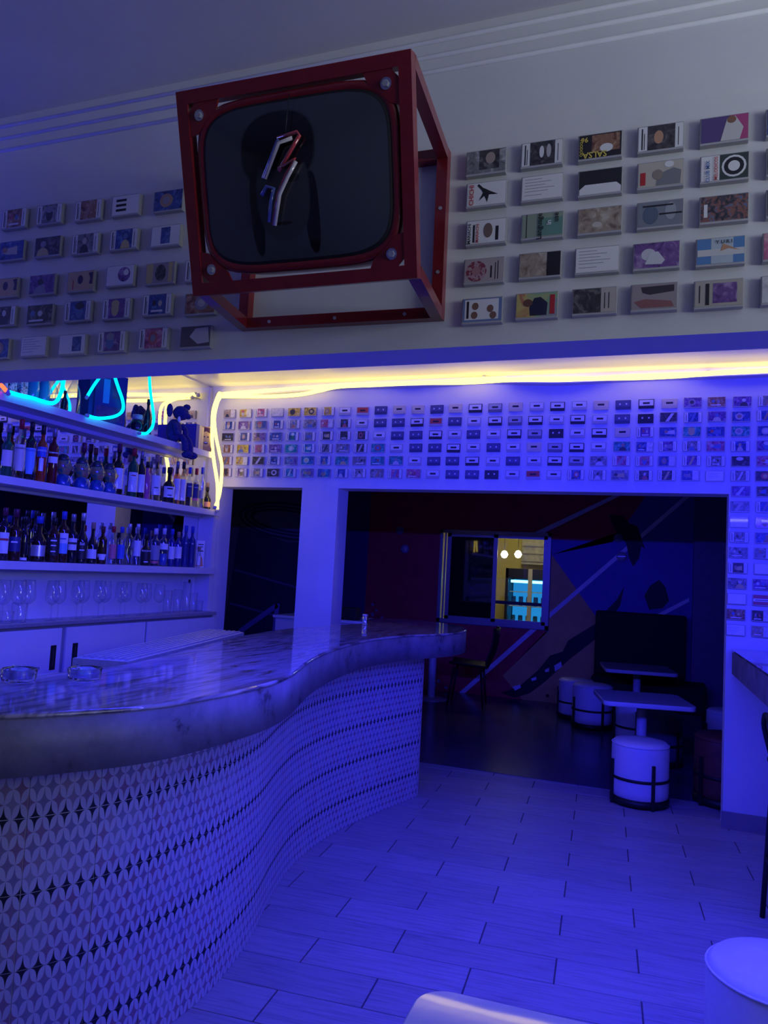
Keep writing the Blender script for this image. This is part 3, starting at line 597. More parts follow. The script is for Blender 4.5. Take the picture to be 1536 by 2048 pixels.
def s3(i, *a, **k): y, h, w = S3[i]; return bottle(y, h, w, 1.436, *a, group='bottles on the lowest shelf', **k)
s3(0, 'dark green bottle with white label and small red square', 'dark', 'wine', 'white', [(None, 0.36, 0.02)], shape='tall', lab_z=(0.12, 0.48), tcol=REDINK)
s3(1, 'amber whisky bottle with navy shield label', 'amber', 'wine', 'navy', [(None, 0.36, 0.014)], lab_z=(0.18, 0.46), tcol=WT)
s3(2, 'slim black bottle beside the navy shield whisky', 'dark', 'black', 'white', lab_z=(0.02, 0.08))
s3(3, 'wide dark rum bottle with blue cap and round pale label', 'brown', 'blue', 'silver', shape='squat', lab_z=(0.14, 0.42))
s3(4, 'tall clear bottle standing behind the wide rum bottle', 'clear', 'black', None, x=-3.588)
s3(5, 'square whiskey bottle with black label of white words', 'amber', 'black', 'black', [(None, 0.44, 0.014), (None, 0.34, 0.012), (None, 0.22, 0.011)], shape='square', lab_z=(0.14, 0.50), tcol=WT)
s3(6, 'amber rum bottle with pale and sky blue label', 'amber', 'blue', 'white', [(None, 0.42, 0.014)], shape='tall', lab_z=(0.34, 0.52), tcol=BLUEINK, lab2=('sky', (0.16, 0.34), 0.95))
s3(7, 'dark bottle with clear neck and scribbled white label', 'dark', 'grey', 'white', [(None, 0.40, 0.022)], lab_z=(0.26, 0.50))
s3(8, 'black bottle painted with white handwriting', 'dark', 'steel', 'black', [('Sol', 0.44, 0.024), (None, 0.30, 0.012)], shape='squat', lab_z=(0.10, 0.48), tcol=WT)
s3(9, 'dark bottle with tan cork and square white label', 'dark', 'tan', 'white', shape='squat', lab_z=(0.14, 0.40))
s3(10, 'square amber bottle with brown stopper and small white label', 'amber', 'brown', 'white', shape='square', lab_z=(0.10, 0.24))
s3(11, 'square clear gin bottle with pink round label and red cap', 'clear', 'red', 'pink', shape='square', lab_z=(0.14, 0.48))
s3(12, 'square clear gin bottle with blue round label and blue cap', 'clear', 'blue', 'blue', shape='square', lab_z=(0.14, 0.48))
s3(13, 'clear swing top bottle without a label', 'clear', 'steel', None, shape='square')
s3(14, 'clear swing top bottle with narrow white label', 'clear', 'steel', 'white', shape='square', lab_z=(0.20, 0.54))
s3(15, 'squat black gin bottle lettered BULLDOG', 'dark', 'black', 'black', [('BULLDOG', 0.46, 0.014), (None, 0.12, 0.012)], shape='flask', lab_z=(0.08, 0.50), tcol=WT)
s3(16, 'clear engraved bottle with pale cap and pink band', 'clear', 'white', 'grey', shape='square', lab_z=(0.14, 0.50), lab2=('pink', (0.06, 0.12), 0.95))
s3(17, 'clear bluish bottle with white band and white cap', 'clear', 'white', 'white', shape='square', lab_z=(0.40, 0.54), liquid=LABS['blue'])
s3(18, 'blue tinted bottle with white diamond label', 'blue', 'blue', 'white', shape='tall', lab_z=(0.18, 0.48))
s3(19, 'dark tinted bottle with copper cap and upright label', 'blue', 'tan', 'white', shape='tall', lab_z=(0.22, 0.52))
s3(20, 'dark blue vodka bottle with white letters, left of its twin', 'blue', 'blue', 'navy', [('SK', 0.52, 0.013)], shape='tall', lab_z=(0.20, 0.58), tcol=WT)
s3(21, 'dark blue vodka bottle with white letters, right of its twin', 'blue', 'blue', 'navy', [('SK', 0.52, 0.013)], shape='tall', lab_z=(0.20, 0.58), tcol=WT)
s3(22, 'tiny bottle with orange cap at the shelf end', 'clear', 'tan', 'white', shape='tall', lab_z=(0.10, 0.50), x=-3.47)
y, h, w = S3[23]
cd_ = thing('price_card', 'folded paper card with printed lines and orange picture', 'card', (-3.51, y, 1.4365), (0, 0, math.radians(48)))
obj('card', MB().prism([(-0.033, 0), (0.033, 0), (0.033, h), (-0.033, h)], -0.001, 0.001), PAPER, cd_)
obj('card_stand', MB().prism([(-0.033, 0), (0.033, 0), (0.033, 0.01), (-0.033, 0.01)], 0.001, 0.03), PAPER, cd_)
obj('print_lines', MB().prism([(-0.02, h * 0.85), (0.024, h * 0.85), (0.024, h * 0.88), (-0.02, h * 0.88)], -0.002, -0.001).prism([(-0.02, h * 0.76), (0.020, h * 0.76), (0.020, h * 0.79), (-0.02, h * 0.79)], -0.002, -0.001).prism([(-0.02, h * 0.60), (0.024, h * 0.60), (0.024, h * 0.64), (-0.02, h * 0.64)], -0.002, -0.001), INK, cd_)
obj('picture', MB().prism([(-0.03, 0.01), (0.03, 0.01), (0.02, h * 0.35), (0.004, h * 0.48), (-0.012, h * 0.38)], -0.002, -0.001), LABS['orange'], cd_)

# ---- glasses on the back bar
ORD = ['first', 'second', 'third', 'fourth', 'fifth', 'sixth', 'seventh', 'eighth', 'ninth', 'tenth', 'eleventh', 'twelfth', 'thirteenth', 'fourteenth', 'fifteenth', 'sixteenth', 'seventeenth', 'eighteenth', 'nineteenth', 'twentieth',
       'twenty-first', 'twenty-second', 'twenty-third', 'twenty-fourth', 'twenty-fifth', 'twenty-sixth', 'twenty-seventh', 'twenty-eighth', 'twenty-ninth', 'thirtieth']
bowl_me = MB().lathe([(0.004, 0.090), (0.020, 0.098), (0.036, 0.115), (0.041, 0.130), (0.040, 0.16), (0.033, 0.231), (0.0322, 0.232), (0.0325, 0.229)], 20, capped=False).mesh('bowl')
stem_me = MB().lathe([(0.0045, 0.005), (0.0035, 0.015), (0.0035, 0.085), (0.005, 0.0915)], 10).mesh('stem')
foot_me = MB().lathe([(0, 0.0), (0.034, 0.0), (0.035, 0.002), (0.01, 0.005), (0.0, 0.006)], 18).mesh('foot')
N = len(WINE)
for i, (y, h, w) in enumerate(WINE):
    t = thing('wine_glass', 'clear stemmed wine glass on the steel top, %s from the mirror end of its row' % ORD[N - 1 - i], 'wine glass', (-3.50 + (0.03 if i % 2 else -0.015) - (0.05 if i < 3 else 0), y, 1.0885), group='wine glasses on the back bar')
    k = h / 0.232; t.scale = (1.0, 1.0, k)
    for nm, mm in (('bowl', bowl_me), ('stem', stem_me), ('foot', foot_me)): obj(nm, mm, GLASS, t)
def tumbler(x, y, h, w, label):
    t = thing('tumbler', label, 'glass', (x, y, 1.0885), group='straight glasses on the back bar'); R = w / 2
    obj('wall', MB().lathe([(R * 0.86, 0.004), (R, h - 0.001), (R - 0.001, h), (R - 0.0012, h - 0.003)], 18, capped=False), GLASS, t)
    obj('base', MB().lathe([(0, 0), (R * 0.84, 0), (R * 0.86, 0.004), (R * 0.84, 0.013), (0, 0.013)], 18), GLASS, t)
for (y, h, w), lb in zip(TUMB, ('straight highball glass next to the wine glasses', 'second highball glass from the wine glasses', 'tallest straight glass in front of the socket', 'medium straight glass right of the tallest one', 'short rocks glass at the right end of the steel top')):
    tumbler(-3.52, y, h, w, lb)
for (y, h, w), lb in zip(TUMB2, ('low clear rocks glass at the left picture edge', 'clear rocks glass in front of the first wine glasses')):
    tumbler(-3.462, y, h, w, lb)

# ---- top shelf
ZS = 2.3505
pat = art('tin_pattern', [(0.03, 0.03, 0.05), (0.05, 0.30, 0.35), (0.65, 0.65, 0.60), (0.50, 0.08, 0.10), (0.10, 0.10, 0.45)], 45, 'const')
for i, lb in ((0, 'patterned tin cut by the left picture edge'), (1, 'patterned tin with teal swirls next to the red neon'), (2, 'patterned tin with red swirls beside the teal vase')):
    y, h, w = S1[i]; t = thing('patterned_tin', lb, 'tin', (-3.515, y, ZS), (0, 0, 0), 'patterned tins on the top shelf')
    obj('tin', MB().cbox(-0.025, 0.025, -0.025, 0.025, 0, 0.15, 0.004), pat, t); obj('lid', MB().cbox(-0.026, 0.026, -0.026, 0.026, 0.15, 0.165, 0.003), BLACK, t)
for i, lb in ((3, 'tall teal glass vase behind the cyan neon'), (4, 'shorter teal glass vase inside the cyan neon loop')):
    y, h, w = S1[i]; t = thing('teal_vase', lb, 'vase', (-3.53, y, ZS), group='teal vases on the top shelf')
    k = 1.25 if i == 3 else 1.0
    obj('body', MB().lathe([(0, 0), (0.022, 0), (0.034, 0.03 * k), (0.038, 0.08 * k), (0.03, 0.13 * k), (0.024, 0.17 * k)], 18), M('teal_glass', (0.02, 0.30, 0.38), 0.12, coat=0.6), t)
    obj('rim', MB().lathe([(0.024, 0.17 * k), (0.032, 0.20 * k), (0.029, 0.20 * k), (0.021, 0.17 * k)], 18), M('teal_glass', (0.02, 0.30, 0.38), 0.12), t)
def dark_bottle(y, h, R, lb, glass, x=-3.51, cap='black'):
    t = thing('bottle', lb, 'bottle', (x, y, ZS), group='bottles on the top shelf')
    obj('body', MB().lathe([(0, 0), (R, 0), (R * 1.02, 0.02), (R, h * 0.45), (R * 0.8, h * 0.58), (R * 0.35, h * 0.72), (R * 0.3, h * 0.85)], 18), BG[glass], t)
    obj('cap', MB().lathe([(0, h * 0.85), (R * 0.4, h * 0.85), (R * 0.4, h * 0.99), (0, h)], 14), CAPS[cap], t)
dark_bottle(S1[5][0], 0.14, 0.022, 'small dark flask right of the cyan loop', 'dark')
dark_bottle(S1[6][0], 0.30, 0.044, 'large clear decanter in front of the boxed picture', 'clear', -3.535, 'steel')
dark_bottle(3.70, 0.26, 0.032, 'slim clear decanter half hidden behind the large one', 'clear', -3.57, 'steel')
dark_bottle(S1[9][0], 0.27, 0.030, 'dark bottle between the cyan loop and the plush toy', 'dark')
y, h, w = S1[7]
bx = thing('gift_box', 'tall dark blue box with printed panels on the top shelf', 'box', (-3.53, y, ZS), (0, 0, math.radians(-40)))
obj('carton', MB().cbox(-0.06, 0.06, -0.10, 0.10, 0, 0.33, 0.002), M('navy_carton', (0.02, 0.02, 0.14), 0.4), bx)
obj('front_print', MB().box(0.0605, 0.0615, -0.085, 0.085, 0.02, 0.12), M('print_maroon', (0.14, 0.02, 0.10), 0.4, var=0.4, scale=40), bx)
obj('side_stripe', MB().box(-0.045, -0.015, -0.1015, -0.1005, 0.01, 0.32), M('print_teal', (0.05, 0.25, 0.50), 0.4), bx)
obj('front_stripe', MB().box(0.0605, 0.0615, -0.05, -0.01, 0.14, 0.30), M('print_teal', (0.05, 0.25, 0.50), 0.4), bx)
obj('emblem', MB().box(0.0605, 0.0615, 0.01, 0.06, 0.18, 0.26), M('print_maroon', (0.14, 0.02, 0.10), 0.4), bx)
y, h, w = S1[8]
kt = thing('round_pot', 'round dark pot with pale lid beside the gift box', 'pot', (-3.52, y, ZS))
obj('pot', MB().lathe([(0, 0), (0.04, 0), (0.052, 0.03), (0.052, 0.06), (0.04, 0.095), (0.03, 0.10)], 18), M('dark_glaze', (0.015, 0.012, 0.03), 0.2, coat=0.5), kt)
obj('lid', MB().lathe([(0.034, 0.10), (0.034, 0.135), (0.0, 0.14)], 18), M('pale_lid', (0.55, 0.52, 0.48), 0.4), kt)
obj('spout', MB().tube([(0.045, 0.0, 0.05), (0.07, 0.01, 0.075), (0.078, 0.012, 0.10)], [0.012, 0.009, 0.007], 8), M('dark_glaze', (0.015, 0.012, 0.03), 0.2), kt)
# plush toy with dangling legs
y = 4.74
pl = thing('plush_toy', 'fuzzy dark blue plush toy sitting with its feet over the shelf edge', 'plush toy', (-3.46, y, ZS))
FUZZ = M('blue_plush', (0.035, 0.035, 0.16), 0.95, var=0.4, scale=90, bump=0.6)
def blob(c, r, seed=0, amp=0.0):
    bm = bmesh.new(); bmesh.ops.create_icosphere(bm, subdivisions=3, radius=1); rnd = random.Random(seed)
    for v in bm.verts:
        k = 1 + rnd.uniform(-amp, amp); v.co = Vector((c[0] + v.co.x * r[0] * k, c[1] + v.co.y * r[1] * k, c[2] + v.co.z * r[2] * k))
    mm = bpy.data.meshes.new('blob'); bm.to_mesh(mm); bm.free()
    for p in mm.polygons: p.use_smooth = True
    return mm
obj('torso', blob((0, -0.02, 0.085), (0.055, 0.06, 0.09), 1, 0.02), FUZZ, pl)
obj('head', blob((0.025, 0.015, 0.225), (0.058, 0.06, 0.055), 2, 0.04), FUZZ, pl)
obj('tuft', blob((0.05, 0.05, 0.275), (0.026, 0.026, 0.024), 3, 0.10), FUZZ, pl)
obj('snout', blob((0.065, 0.045, 0.205), (0.026, 0.026, 0.022), 4, 0.02), FUZZ, pl)
obj('ear', blob((-0.01, -0.075, 0.23), (0.022, 0.025, 0.05), 5, 0.05), FUZZ, pl)
obj('bow', blob((0.045, -0.03, 0.17), (0.010, 0.014, 0.022), 6, 0.0), PAPER, pl)
for dy in (0.005, 0.065):
    obj('leg', MB().tube(smooth_path([(0.0, dy - 0.02, 0.04), (0.05, dy - 0.005, 0.045), (0.085, dy, 0.0), (0.09, dy + 0.005, -0.06)], 4), 0.024, 12), FUZZ, pl)
    obj('foot', blob((0.105, dy + 0.012, -0.085), (0.045, 0.032, 0.028), 7, 0.0), FUZZ, pl)
for dy in (-0.07, 0.05):
    obj('arm', MB().tube(smooth_path([(0.02, dy * 0.7, 0.14), (0.05, dy, 0.10), (0.06, dy * 0.8, 0.05)], 4), 0.02, 10), FUZZ, pl)
# books with a portrait cover
y = 4.98
for j, (dy, th, col, lb, hh) in enumerate([(0.0, 0.035, (0.05, 0.05, 0.35), 'blue spined book behind the plush toy', 0.19), (0.040, 0.030, (0.62, 0.52, 0.36), 'cream spined book in the middle of the three', 0.185), (0.074, 0.026, (0.58, 0.48, 0.30), 'cream book whose cover shows a yellow face', 0.18)]):
    b = thing('book', lb, 'book', (-3.51, y + dy, ZS), (0, 0, 0), 'books on the top shelf')
    obj('cover', MB().box(-0.06, 0.065, -0.002, 0.002, 0, hh).box(-0.06, 0.065, th - 0.004, th, 0, hh).box(0.063, 0.066, -0.002, th, 0, hh), M('book_cloth_%d' % j, col, 0.6), b)
    obj('pages', MB().box(-0.058, 0.062, 0.0025, th - 0.0045, 0.002, hh - 0.003), M('page_edge', (0.7, 0.66, 0.55), 0.8, var=0.15, scale=200), b)
fc = thing('portrait_print', 'small framed print of a yellow face with dark hair', 'picture', (-3.435, 5.10, ZS), (0, 0, FACE + PI / 2))
obj('board', MB().box(-0.05, 0.05, 0, 0.012, 0, 0.19), M('print_amber', (0.60, 0.36, 0.08), 0.4), fc)
obj('face_shape', MB().disc((0, 0.095), 0.036, -0.001, 0, 18, 0.062), M('print_yellow', (0.80, 0.58, 0.12), 0.4), fc)
obj('hair_shape', MB().prism([(-0.042, 0.10), (-0.045, 0.165), (-0.02, 0.185), (0.03, 0.183), (0.045, 0.15), (0.042, 0.09), (0.032, 0.14), (0.0, 0.155), (-0.03, 0.14)], -0.002, -0.001), M('print_brown', (0.08, 0.03, 0.02), 0.4), fc)
obj('eyes', MB().disc((-0.015, 0.110), 0.008, -0.002, -0.001, 10, 0.005).disc((0.015, 0.110), 0.008, -0.002, -0.001, 10, 0.005), M('print_brown', (0.08, 0.03, 0.02), 0.4), fc)
obj('mouth', MB().disc((0.0, 0.062), 0.017, -0.002, -0.001, 12, 0.010), M('print_brown', (0.08, 0.03, 0.02), 0.4), fc)
obj('teeth', MB().disc((0.0, 0.065), 0.012, -0.003, -0.002, 12, 0.004), PAPER, fc)

# ---- neon ropes
def rope(name, pts, r, mat, label, group, clips=()):
    t = thing(name, label, 'neon light', tuple(pts[0]), group=group); o = Vector(pts[0])
    obj('tube', MB().tube([p - o for p in smooth_path(pts, 5)], r, 8), mat, t)
    for c in clips:
        obj('clip', MB().box(-0.010, 0.010, -0.014, 0.014, -0.012, 0.014), M('clip_plastic', (0.5, 0.5, 0.5), 0.4), t, Vector(c) - o)
    for e, f in ((pts[0], pts[1]), (pts[-1], pts[-2])):
        d = (Vector(e) - Vector(f)).normalized()
        obj('end_cap', MB().tube([Vector(e) - o, Vector(e) + d * 0.02 - o], r * 1.15, 8), M('cap_silicone', (0.6, 0.6, 0.6), 0.5), t)
CYAN = emitter('cyan_neon', (0.0, 0.62, 0.95), 3.0); YEL = emitter('yellow_neon', (1.0, 0.76, 0.15), 4.0); REDN = emitter('red_neon', (1.0, 0.10, 0.04), 3.0)
rope('neon_rope', [(-3.40, 0.9, 2.40), (-3.39, 1.3, 2.362), (-3.39, 1.8, 2.358), (-3.39, 2.3, 2.358), (-3.40, 2.85, 2.362)], 0.012, emitter('assumed_blue_neon', (0.02, 0.03, 1.0), 45.0), 'assumed unseen blue neon rope along the shelf edge beyond the left picture border', 'coloured neon ropes')  # unseen blue light added as a rope, assumed to tint the left side
rope('neon_rope', CY1, 0.0112, CYAN, 'cyan neon rope looping in front of the teal vases', 'cyan neon ropes')
rope('neon_rope', CY2, 0.0094, CYAN, 'short slanting cyan neon rope beside the decanter', 'cyan neon ropes')
rope('neon_rope', CY3, 0.0100, CYAN, 'cyan neon rope hooking under the dark blue gift box', 'cyan neon ropes')
rope('neon_rope', CY4, 0.0100, CYAN, 'cyan neon rope hooking beside the plush toy', 'cyan neon ropes')
rope('neon_rope', RED, 0.011, REDN, 'red neon rope end at the left picture edge', 'coloured neon ropes')
YELD1 = [(-3.50, 5.345, 2.868), (-3.455, 5.26, 2.83)] + YELD1
YELD2 = [(-3.45, 5.30, 2.84), (-3.41, 5.22, 2.80)] + [(-3.366, y_, z_) for x_, y_, z_ in YELD2]
rope('neon_rope', YEL1, 0.016, YEL, 'upper strand of yellow neon rope along the ceiling edge', 'yellow neon ropes', [(-3.0, 5.38, 2.885), (-1.3, 5.38, 2.92), (0.2, 5.38, 2.90)])
hold = [Vector(p) for p in smooth_path(YEL1, 5)]
mb = MB()
for p in hold: mb.v += [(p.x, 5.4195, p.z - 0.024), (p.x, 5.342, p.z - 0.024), (p.x, 5.338, p.z - 0.017), (p.x, 5.342, p.z - 0.019), (p.x, 5.4195, p.z - 0.019)]
for i in range(len(hold) - 1):
    for k in range(5): mb.f.append((i * 5 + k, i * 5 + (k + 1) % 5, (i + 1) * 5 + (k + 1) % 5, (i + 1) * 5 + k)); mb.sm.append(False)
hl = thing('neon_shade_ledge', 'thin white ledge added under the yellow neon to shade the wall', 'ledge', (0, 0, 0)); obj('ledge', mb, WALL, hl)  # ledge added to keep the neon's light off the wall below
rope('neon_rope', YEL2, 0.015, YEL, 'lower strand of yellow neon rope along the ceiling edge', 'yellow neon ropes')
rope('neon_rope', YELD1, 0.0135, YEL, 'front yellow neon rope hanging down at the shelf ends', 'yellow neon ropes')
rope('neon_rope', YELD2, 0.0125, YEL, 'rear yellow neon rope hanging down at the shelf ends', 'yellow neon ropes')
ls = thing('assumed_led_channel', 'assumed aluminium channel of the assumed blue strip light behind the beam', 'strip light', (0.0, 2.09, 2.236))  # unseen strip light, assumed as the source of the blue light
obj('channel', MB().box(-2.35, 2.35, 0.001, 0.05, -0.02, 0.02), STEEL, ls)
obj('diffuser', MB().box(-2.32, 2.32, 0.05, 0.054, -0.012, 0.012), emitter('assumed_blue_diffuser', BLUE, 6.0), ls)

# ================================================================== cassettes
CASEM = M('case_plastic', (0.34, 0.33, 0.34), 0.22, coat=0.7)
case_me = MB().cbox(-0.0545, 0.0545, -0.017, 0.0, -0.035, 0.035, 0.0018).mesh('case')
case_me.materials.append(CASEM)
HINGE = MB().box(-0.053, 0.053, -0.0178, -0.0168, -0.0345, -0.0295).mesh('case_lip'); HINGE.materials.append(M('case_lip_plastic', (0.45, 0.44, 0.45), 0.2, coat=0.7))
PANEL = {}
def panel(u0, v0, u1, v1, d):
    k = (round(u0, 4), round(v0, 4), round(u1, 4), round(v1, 4), d)
    if k not in PANEL: PANEL[k] = MB().box(u0, u1, -0.0172 - d * 0.0003, -0.0170, v0, v1).mesh('panel')
    return PANEL[k]
PAL = dict(
    blue=[(0.01, 0.02, 0.10), (0.04, 0.08, 0.30), (0.15, 0.25, 0.55)], dark=[(0.01, 0.01, 0.015), (0.05, 0.045, 0.05), (0.20, 0.18, 0.18)], grey=[(0.05, 0.05, 0.055), (0.22, 0.22, 0.23), (0.50, 0.50, 0.50)],
    warm=[(0.10, 0.03, 0.02), (0.30, 0.14, 0.08), (0.55, 0.40, 0.25)], pink=[(0.20, 0.03, 0.10), (0.50, 0.12, 0.25), (0.65, 0.40, 0.42)], teal=[(0.01, 0.10, 0.10), (0.03, 0.32, 0.30), (0.25, 0.60, 0.50)],  # teal: cyan neon reflections put into the cover colour
    tan=[(0.18, 0.12, 0.08), (0.38, 0.30, 0.22), (0.58, 0.52, 0.42)], yellow=[(0.20, 0.12, 0.01), (0.60, 0.42, 0.05), (0.75, 0.65, 0.30)], purple=[(0.05, 0.02, 0.12), (0.18, 0.08, 0.30), (0.40, 0.28, 0.50)], pale=[(0.45, 0.45, 0.47), (0.62, 0.62, 0.63), (0.74, 0.74, 0.75)])
ART = {k: art('cover_' + k, v) for k, v in PAL.items()}
SOLID = {}
def solid(c):
    k = tuple(round(x, 3) for x in c)
    if k not in SOLID: SOLID[k] = M('print_%d' % len(SOLID), k, 0.4, coat=0.5)
    return SOLID[k]
def cased(x, y, z, label, group, design, tilt=0.0):
    t = thing('cassette_case', label, 'cassette', (x, y, z), (0, tilt, 0), group)
    obj('case', case_me, CASEM, t); obj('case_lip', HINGE, HINGE.materials[0], t)
    for d in design:
        k = d[0]
        if k == 'p':
            _, nm, u0, v0, u1, v1, lay, m = d; obj(nm, panel(u0, v0, u1, v1, lay), m, t)
        elif k == 't':
            _, tx, u, v, sz, rot, m = d; obj('lettering', textmesh(tx, sz, True), m, t, (u, -0.0196, v), (PI / 2, rot, 0))
        elif k == 'o':
            _, nm, u, v, ru, rv, lay, m = d; obj(nm, MB().disc((u, v), ru, -0.0172 - lay * 0.0003, -0.0170, 16, rv), m, t)
        elif k == 'g':
            _, nm, pts, lay, m = d; obj(nm, MB().prism(pts, -0.0172 - lay * 0.0003, -0.0170), m, t)
    return t
FULL = (-0.051, -0.029, 0.052, 0.0325)
def cover(m): return ('p', 'cover', *FULL, 1, m)
def pic(u0, v0, u1, v1, m, nm='picture'): return ('p', nm, u0, v0, u1, v1, 2, m)
rf = random.Random(11)
TONES = [(0.55, 0.50, 0.46), (0.40, 0.25, 0.18), (0.62, 0.60, 0.60), (0.05, 0.05, 0.06), (0.30, 0.28, 0.34), (0.50, 0.12, 0.12), (0.60, 0.50, 0.22), (0.12, 0.20, 0.42)]
def figure(cx=0.001, w=1.0):
    k = rf.randrange(6); m = solid(TONES[rf.randrange(8)]); m2 = solid(TONES[rf.randrange(8)]); dx = rf.uniform(-0.008, 0.008) * w
    if k == 0: return [('o', 'head', cx + dx, 0.010, 0.010 * w, 0.011, 3, m), ('g', 'shoulders', [(cx + dx - 0.022 * w, -0.029), (cx + dx + 0.022 * w, -0.029), (cx + dx + 0.016 * w, -0.010), (cx + dx + 0.005, -0.002), (cx + dx - 0.005, -0.002), (cx + dx - 0.016 * w, -0.010)], 3, m2)]
    if k == 1: return [('o', 'head', cx + dx, 0.0, 0.017 * w, 0.024, 3, m), ('o', 'hair', cx + dx, 0.017, 0.018 * w, 0.012, 4, m2)]
    if k == 2: return [('g', 'sideways_figure', [(cx - 0.026 * w, -0.006), (cx - 0.012 * w, 0.008), (cx + 0.026 * w, 0.016), (cx + 0.028 * w, -0.014), (cx - 0.010 * w, -0.012)], 3, m), ('o', 'head', cx - 0.018 * w, 0.004, 0.010 * w, 0.010, 4, m2)]
    if k == 3: return [('o', 'head', cx - 0.014 * w, 0.006, 0.008 * w, 0.010, 3, m), ('o', 'head', cx + 0.012 * w, 0.004, 0.008 * w, 0.010, 3, m2), ('p', 'caption', round(cx - 0.026 * w, 4), -0.022, round(cx + 0.024 * w, 4), -0.016, 3, PAPER)]
    if k == 4: return [('o', 'emblem', cx + dx, 0.002, 0.020 * w, 0.022, 3, m), ('o', 'emblem_centre', cx + dx, 0.002, 0.011 * w, 0.012, 4, m2)]
    return [('g', 'slanted_shape', [(cx - 0.024 * w, -0.026), (cx - 0.006 * w, -0.026), (cx + 0.022 * w, 0.028), (cx + 0.006 * w, 0.028)], 3, m)]
def classic(pal, left=True, right=True, fig=True):
    d = [cover(PAPER)] ; u0 = -0.030 if left else -0.051; u1 = 0.034 if right else 0.052
    d.append(pic(u0, -0.029, u1, 0.0325, ART[pal]))
    if left: d += [('p', 'print_line', -0.044, -0.026, -0.041, 0.028, 2, INK), ('p', 'print_line', -0.038, -0.026, -0.0365, 0.015, 2, INK)]
    if right: d += [('p', 'print_line', 0.041, -0.024, 0.0425, 0.022, 2, INK)]
    return d + (figure(0.002, 0.85) if fig else [])
def fullart(pal, fig=True): return [cover(ART[pal])] + (figure(rf.uniform(-0.012, 0.012), 1.2) if fig else [])
def split(pal, pal2): return [cover(ART[pal]), pic(0.012, -0.029, 0.052, 0.0325, ART[pal2], 'side_panel')] + figure(-0.020, 0.8)
def textcard(): return [cover(PAPER)] + [('p', 'print_line', -0.044, v, 0.0 + 0.04 * ((i * 37) % 5) / 5, v + 0.0012, 2, M('grey_ink', (0.25, 0.25, 0.27), 0.6)) for i, v in enumerate((-0.018, -0.008, 0.0, 0.008, 0.016, 0.024))]
R90 = -PI / 2
NAMEC = dict(blue='blue', dark='black', grey='grey', warm='brown', pink='pink', teal='teal', tan='tan', yellow='yellow', purple='purple', pale='plain white')
YP = 1.942
GF = 'cassettes on the beam'
# right of the television: every cover by itself
FR = FASCIA_RIGHT
c_white = PAPER; c_black = solid((0.012, 0.012, 0.015))
def at_r(r, c): return FR[r][c][0], YP, FR[r][c][1]
cased(*at_r(0, 0), 'grey case with a dark head portrait right of the television', GF, [cover(ART['grey']), pic(-0.018, -0.02, 0.036, 0.0325, ART['dark']), ('o', 'face_shape', 0.012, 0.010, 0.013, 0.016, 3, solid((0.40, 0.32, 0.28)))])
cased(*at_r(0, 1), 'case with a black and white band photo and white strips', GF, classic('dark', fig=False) + [('o', 'figure', 0.0, 0.005, 0.006, 0.016, 3, PAPER), ('o', 'figure', 0.018, 0.006, 0.006, 0.018, 3, solid((0.5, 0.5, 0.5)))])
cased(*at_r(0, 2), 'black case lettered SALSA upside down in yellow', GF, [cover(c_black), pic(-0.02, -0.014, 0.048, 0.030, ART['warm']), ('o', 'spotted_cloth', 0.016, -0.006, 0.016, 0.011, 3, PAPER), ('t', 'SALSA', -0.012, -0.021, 0.022, PI, YELINK), ('t', '96', -0.038, 0.020, 0.018, PI, YELINK), ('t', 'VOODOO', -0.046, 0.0, 0.010, PI / 2, YELINK)], 0)
cased(*at_r(0, 3), 'dark portrait case with white strips in the top right row', GF, classic('dark', fig=False) + [('o', 'face_shape', -0.004, 0.002, 0.011, 0.017, 3, solid((0.55, 0.30, 0.18)))])
cased(*at_r(0, 4), 'purple and pink case with a white robed figure', GF, [cover(solid((0.10, 0.06, 0.22))), pic(0.012, -0.029, 0.052, 0.0325, solid((0.45, 0.06, 0.22)), 'pink_panel'), ('g', 'figure', [(-0.008, -0.029), (0.034, -0.029), (0.042, 0.0), (0.024, 0.030), (0.006, 0.026)], 3, solid((0.62, 0.60, 0.58))), ('o', 'head', 0.016, 0.022, 0.010, 0.009, 4, solid((0.25, 0.12, 0.07)))])
cased(*at_r(1, 0), 'white case with a leaping dancer lettered CHICHI', GF, [cover(PAPER), ('t', 'CHICHI', -0.038, 0.0, 0.017, R90, REDINK), ('g', 'dancer', [(-0.024, 0.026), (-0.012, 0.012), (-0.008, 0.004), (-0.018, -0.016), (-0.004, -0.004), (0.004, -0.022), (0.008, -0.002), (0.032, -0.003), (0.010, 0.008), (0.0, 0.014), (-0.008, 0.018), (-0.020, 0.030)], 3, INK)])
cased(*at_r(1, 1), 'pale inlay card of printed lines beside the dancer case', GF, textcard())
cased(*at_r(1, 2), 'black case with a white trapezoid along the bottom', GF, [cover(c_black), ('g', 'white_panel', [(-0.050, -0.030), (0.051, -0.030), (0.051, -0.014), (0.040, -0.004), (-0.036, -0.004), (-0.050, -0.016)], 2, PAPER)])
cased(*at_r(1, 3), 'beige case with a grey cartoon man and red lettering', GF, [cover(solid((0.55, 0.50, 0.42))), ('o', 'head', -0.006, 0.0, 0.012, 0.013, 3, solid((0.30, 0.24, 0.20))), ('g', 'suit', [(-0.010, -0.028), (0.046, -0.028), (0.048, 0.006), (0.030, 0.014), (0.004, 0.004), (-0.008, -0.012)], 2, solid((0.22, 0.22, 0.24))), ('o', 'smoke_ring', 0.020, 0.024, 0.011, 0.008, 3, PAPER), ('p', 'red_print', -0.046, -0.024, -0.034, 0.008, 3, REDINK)])
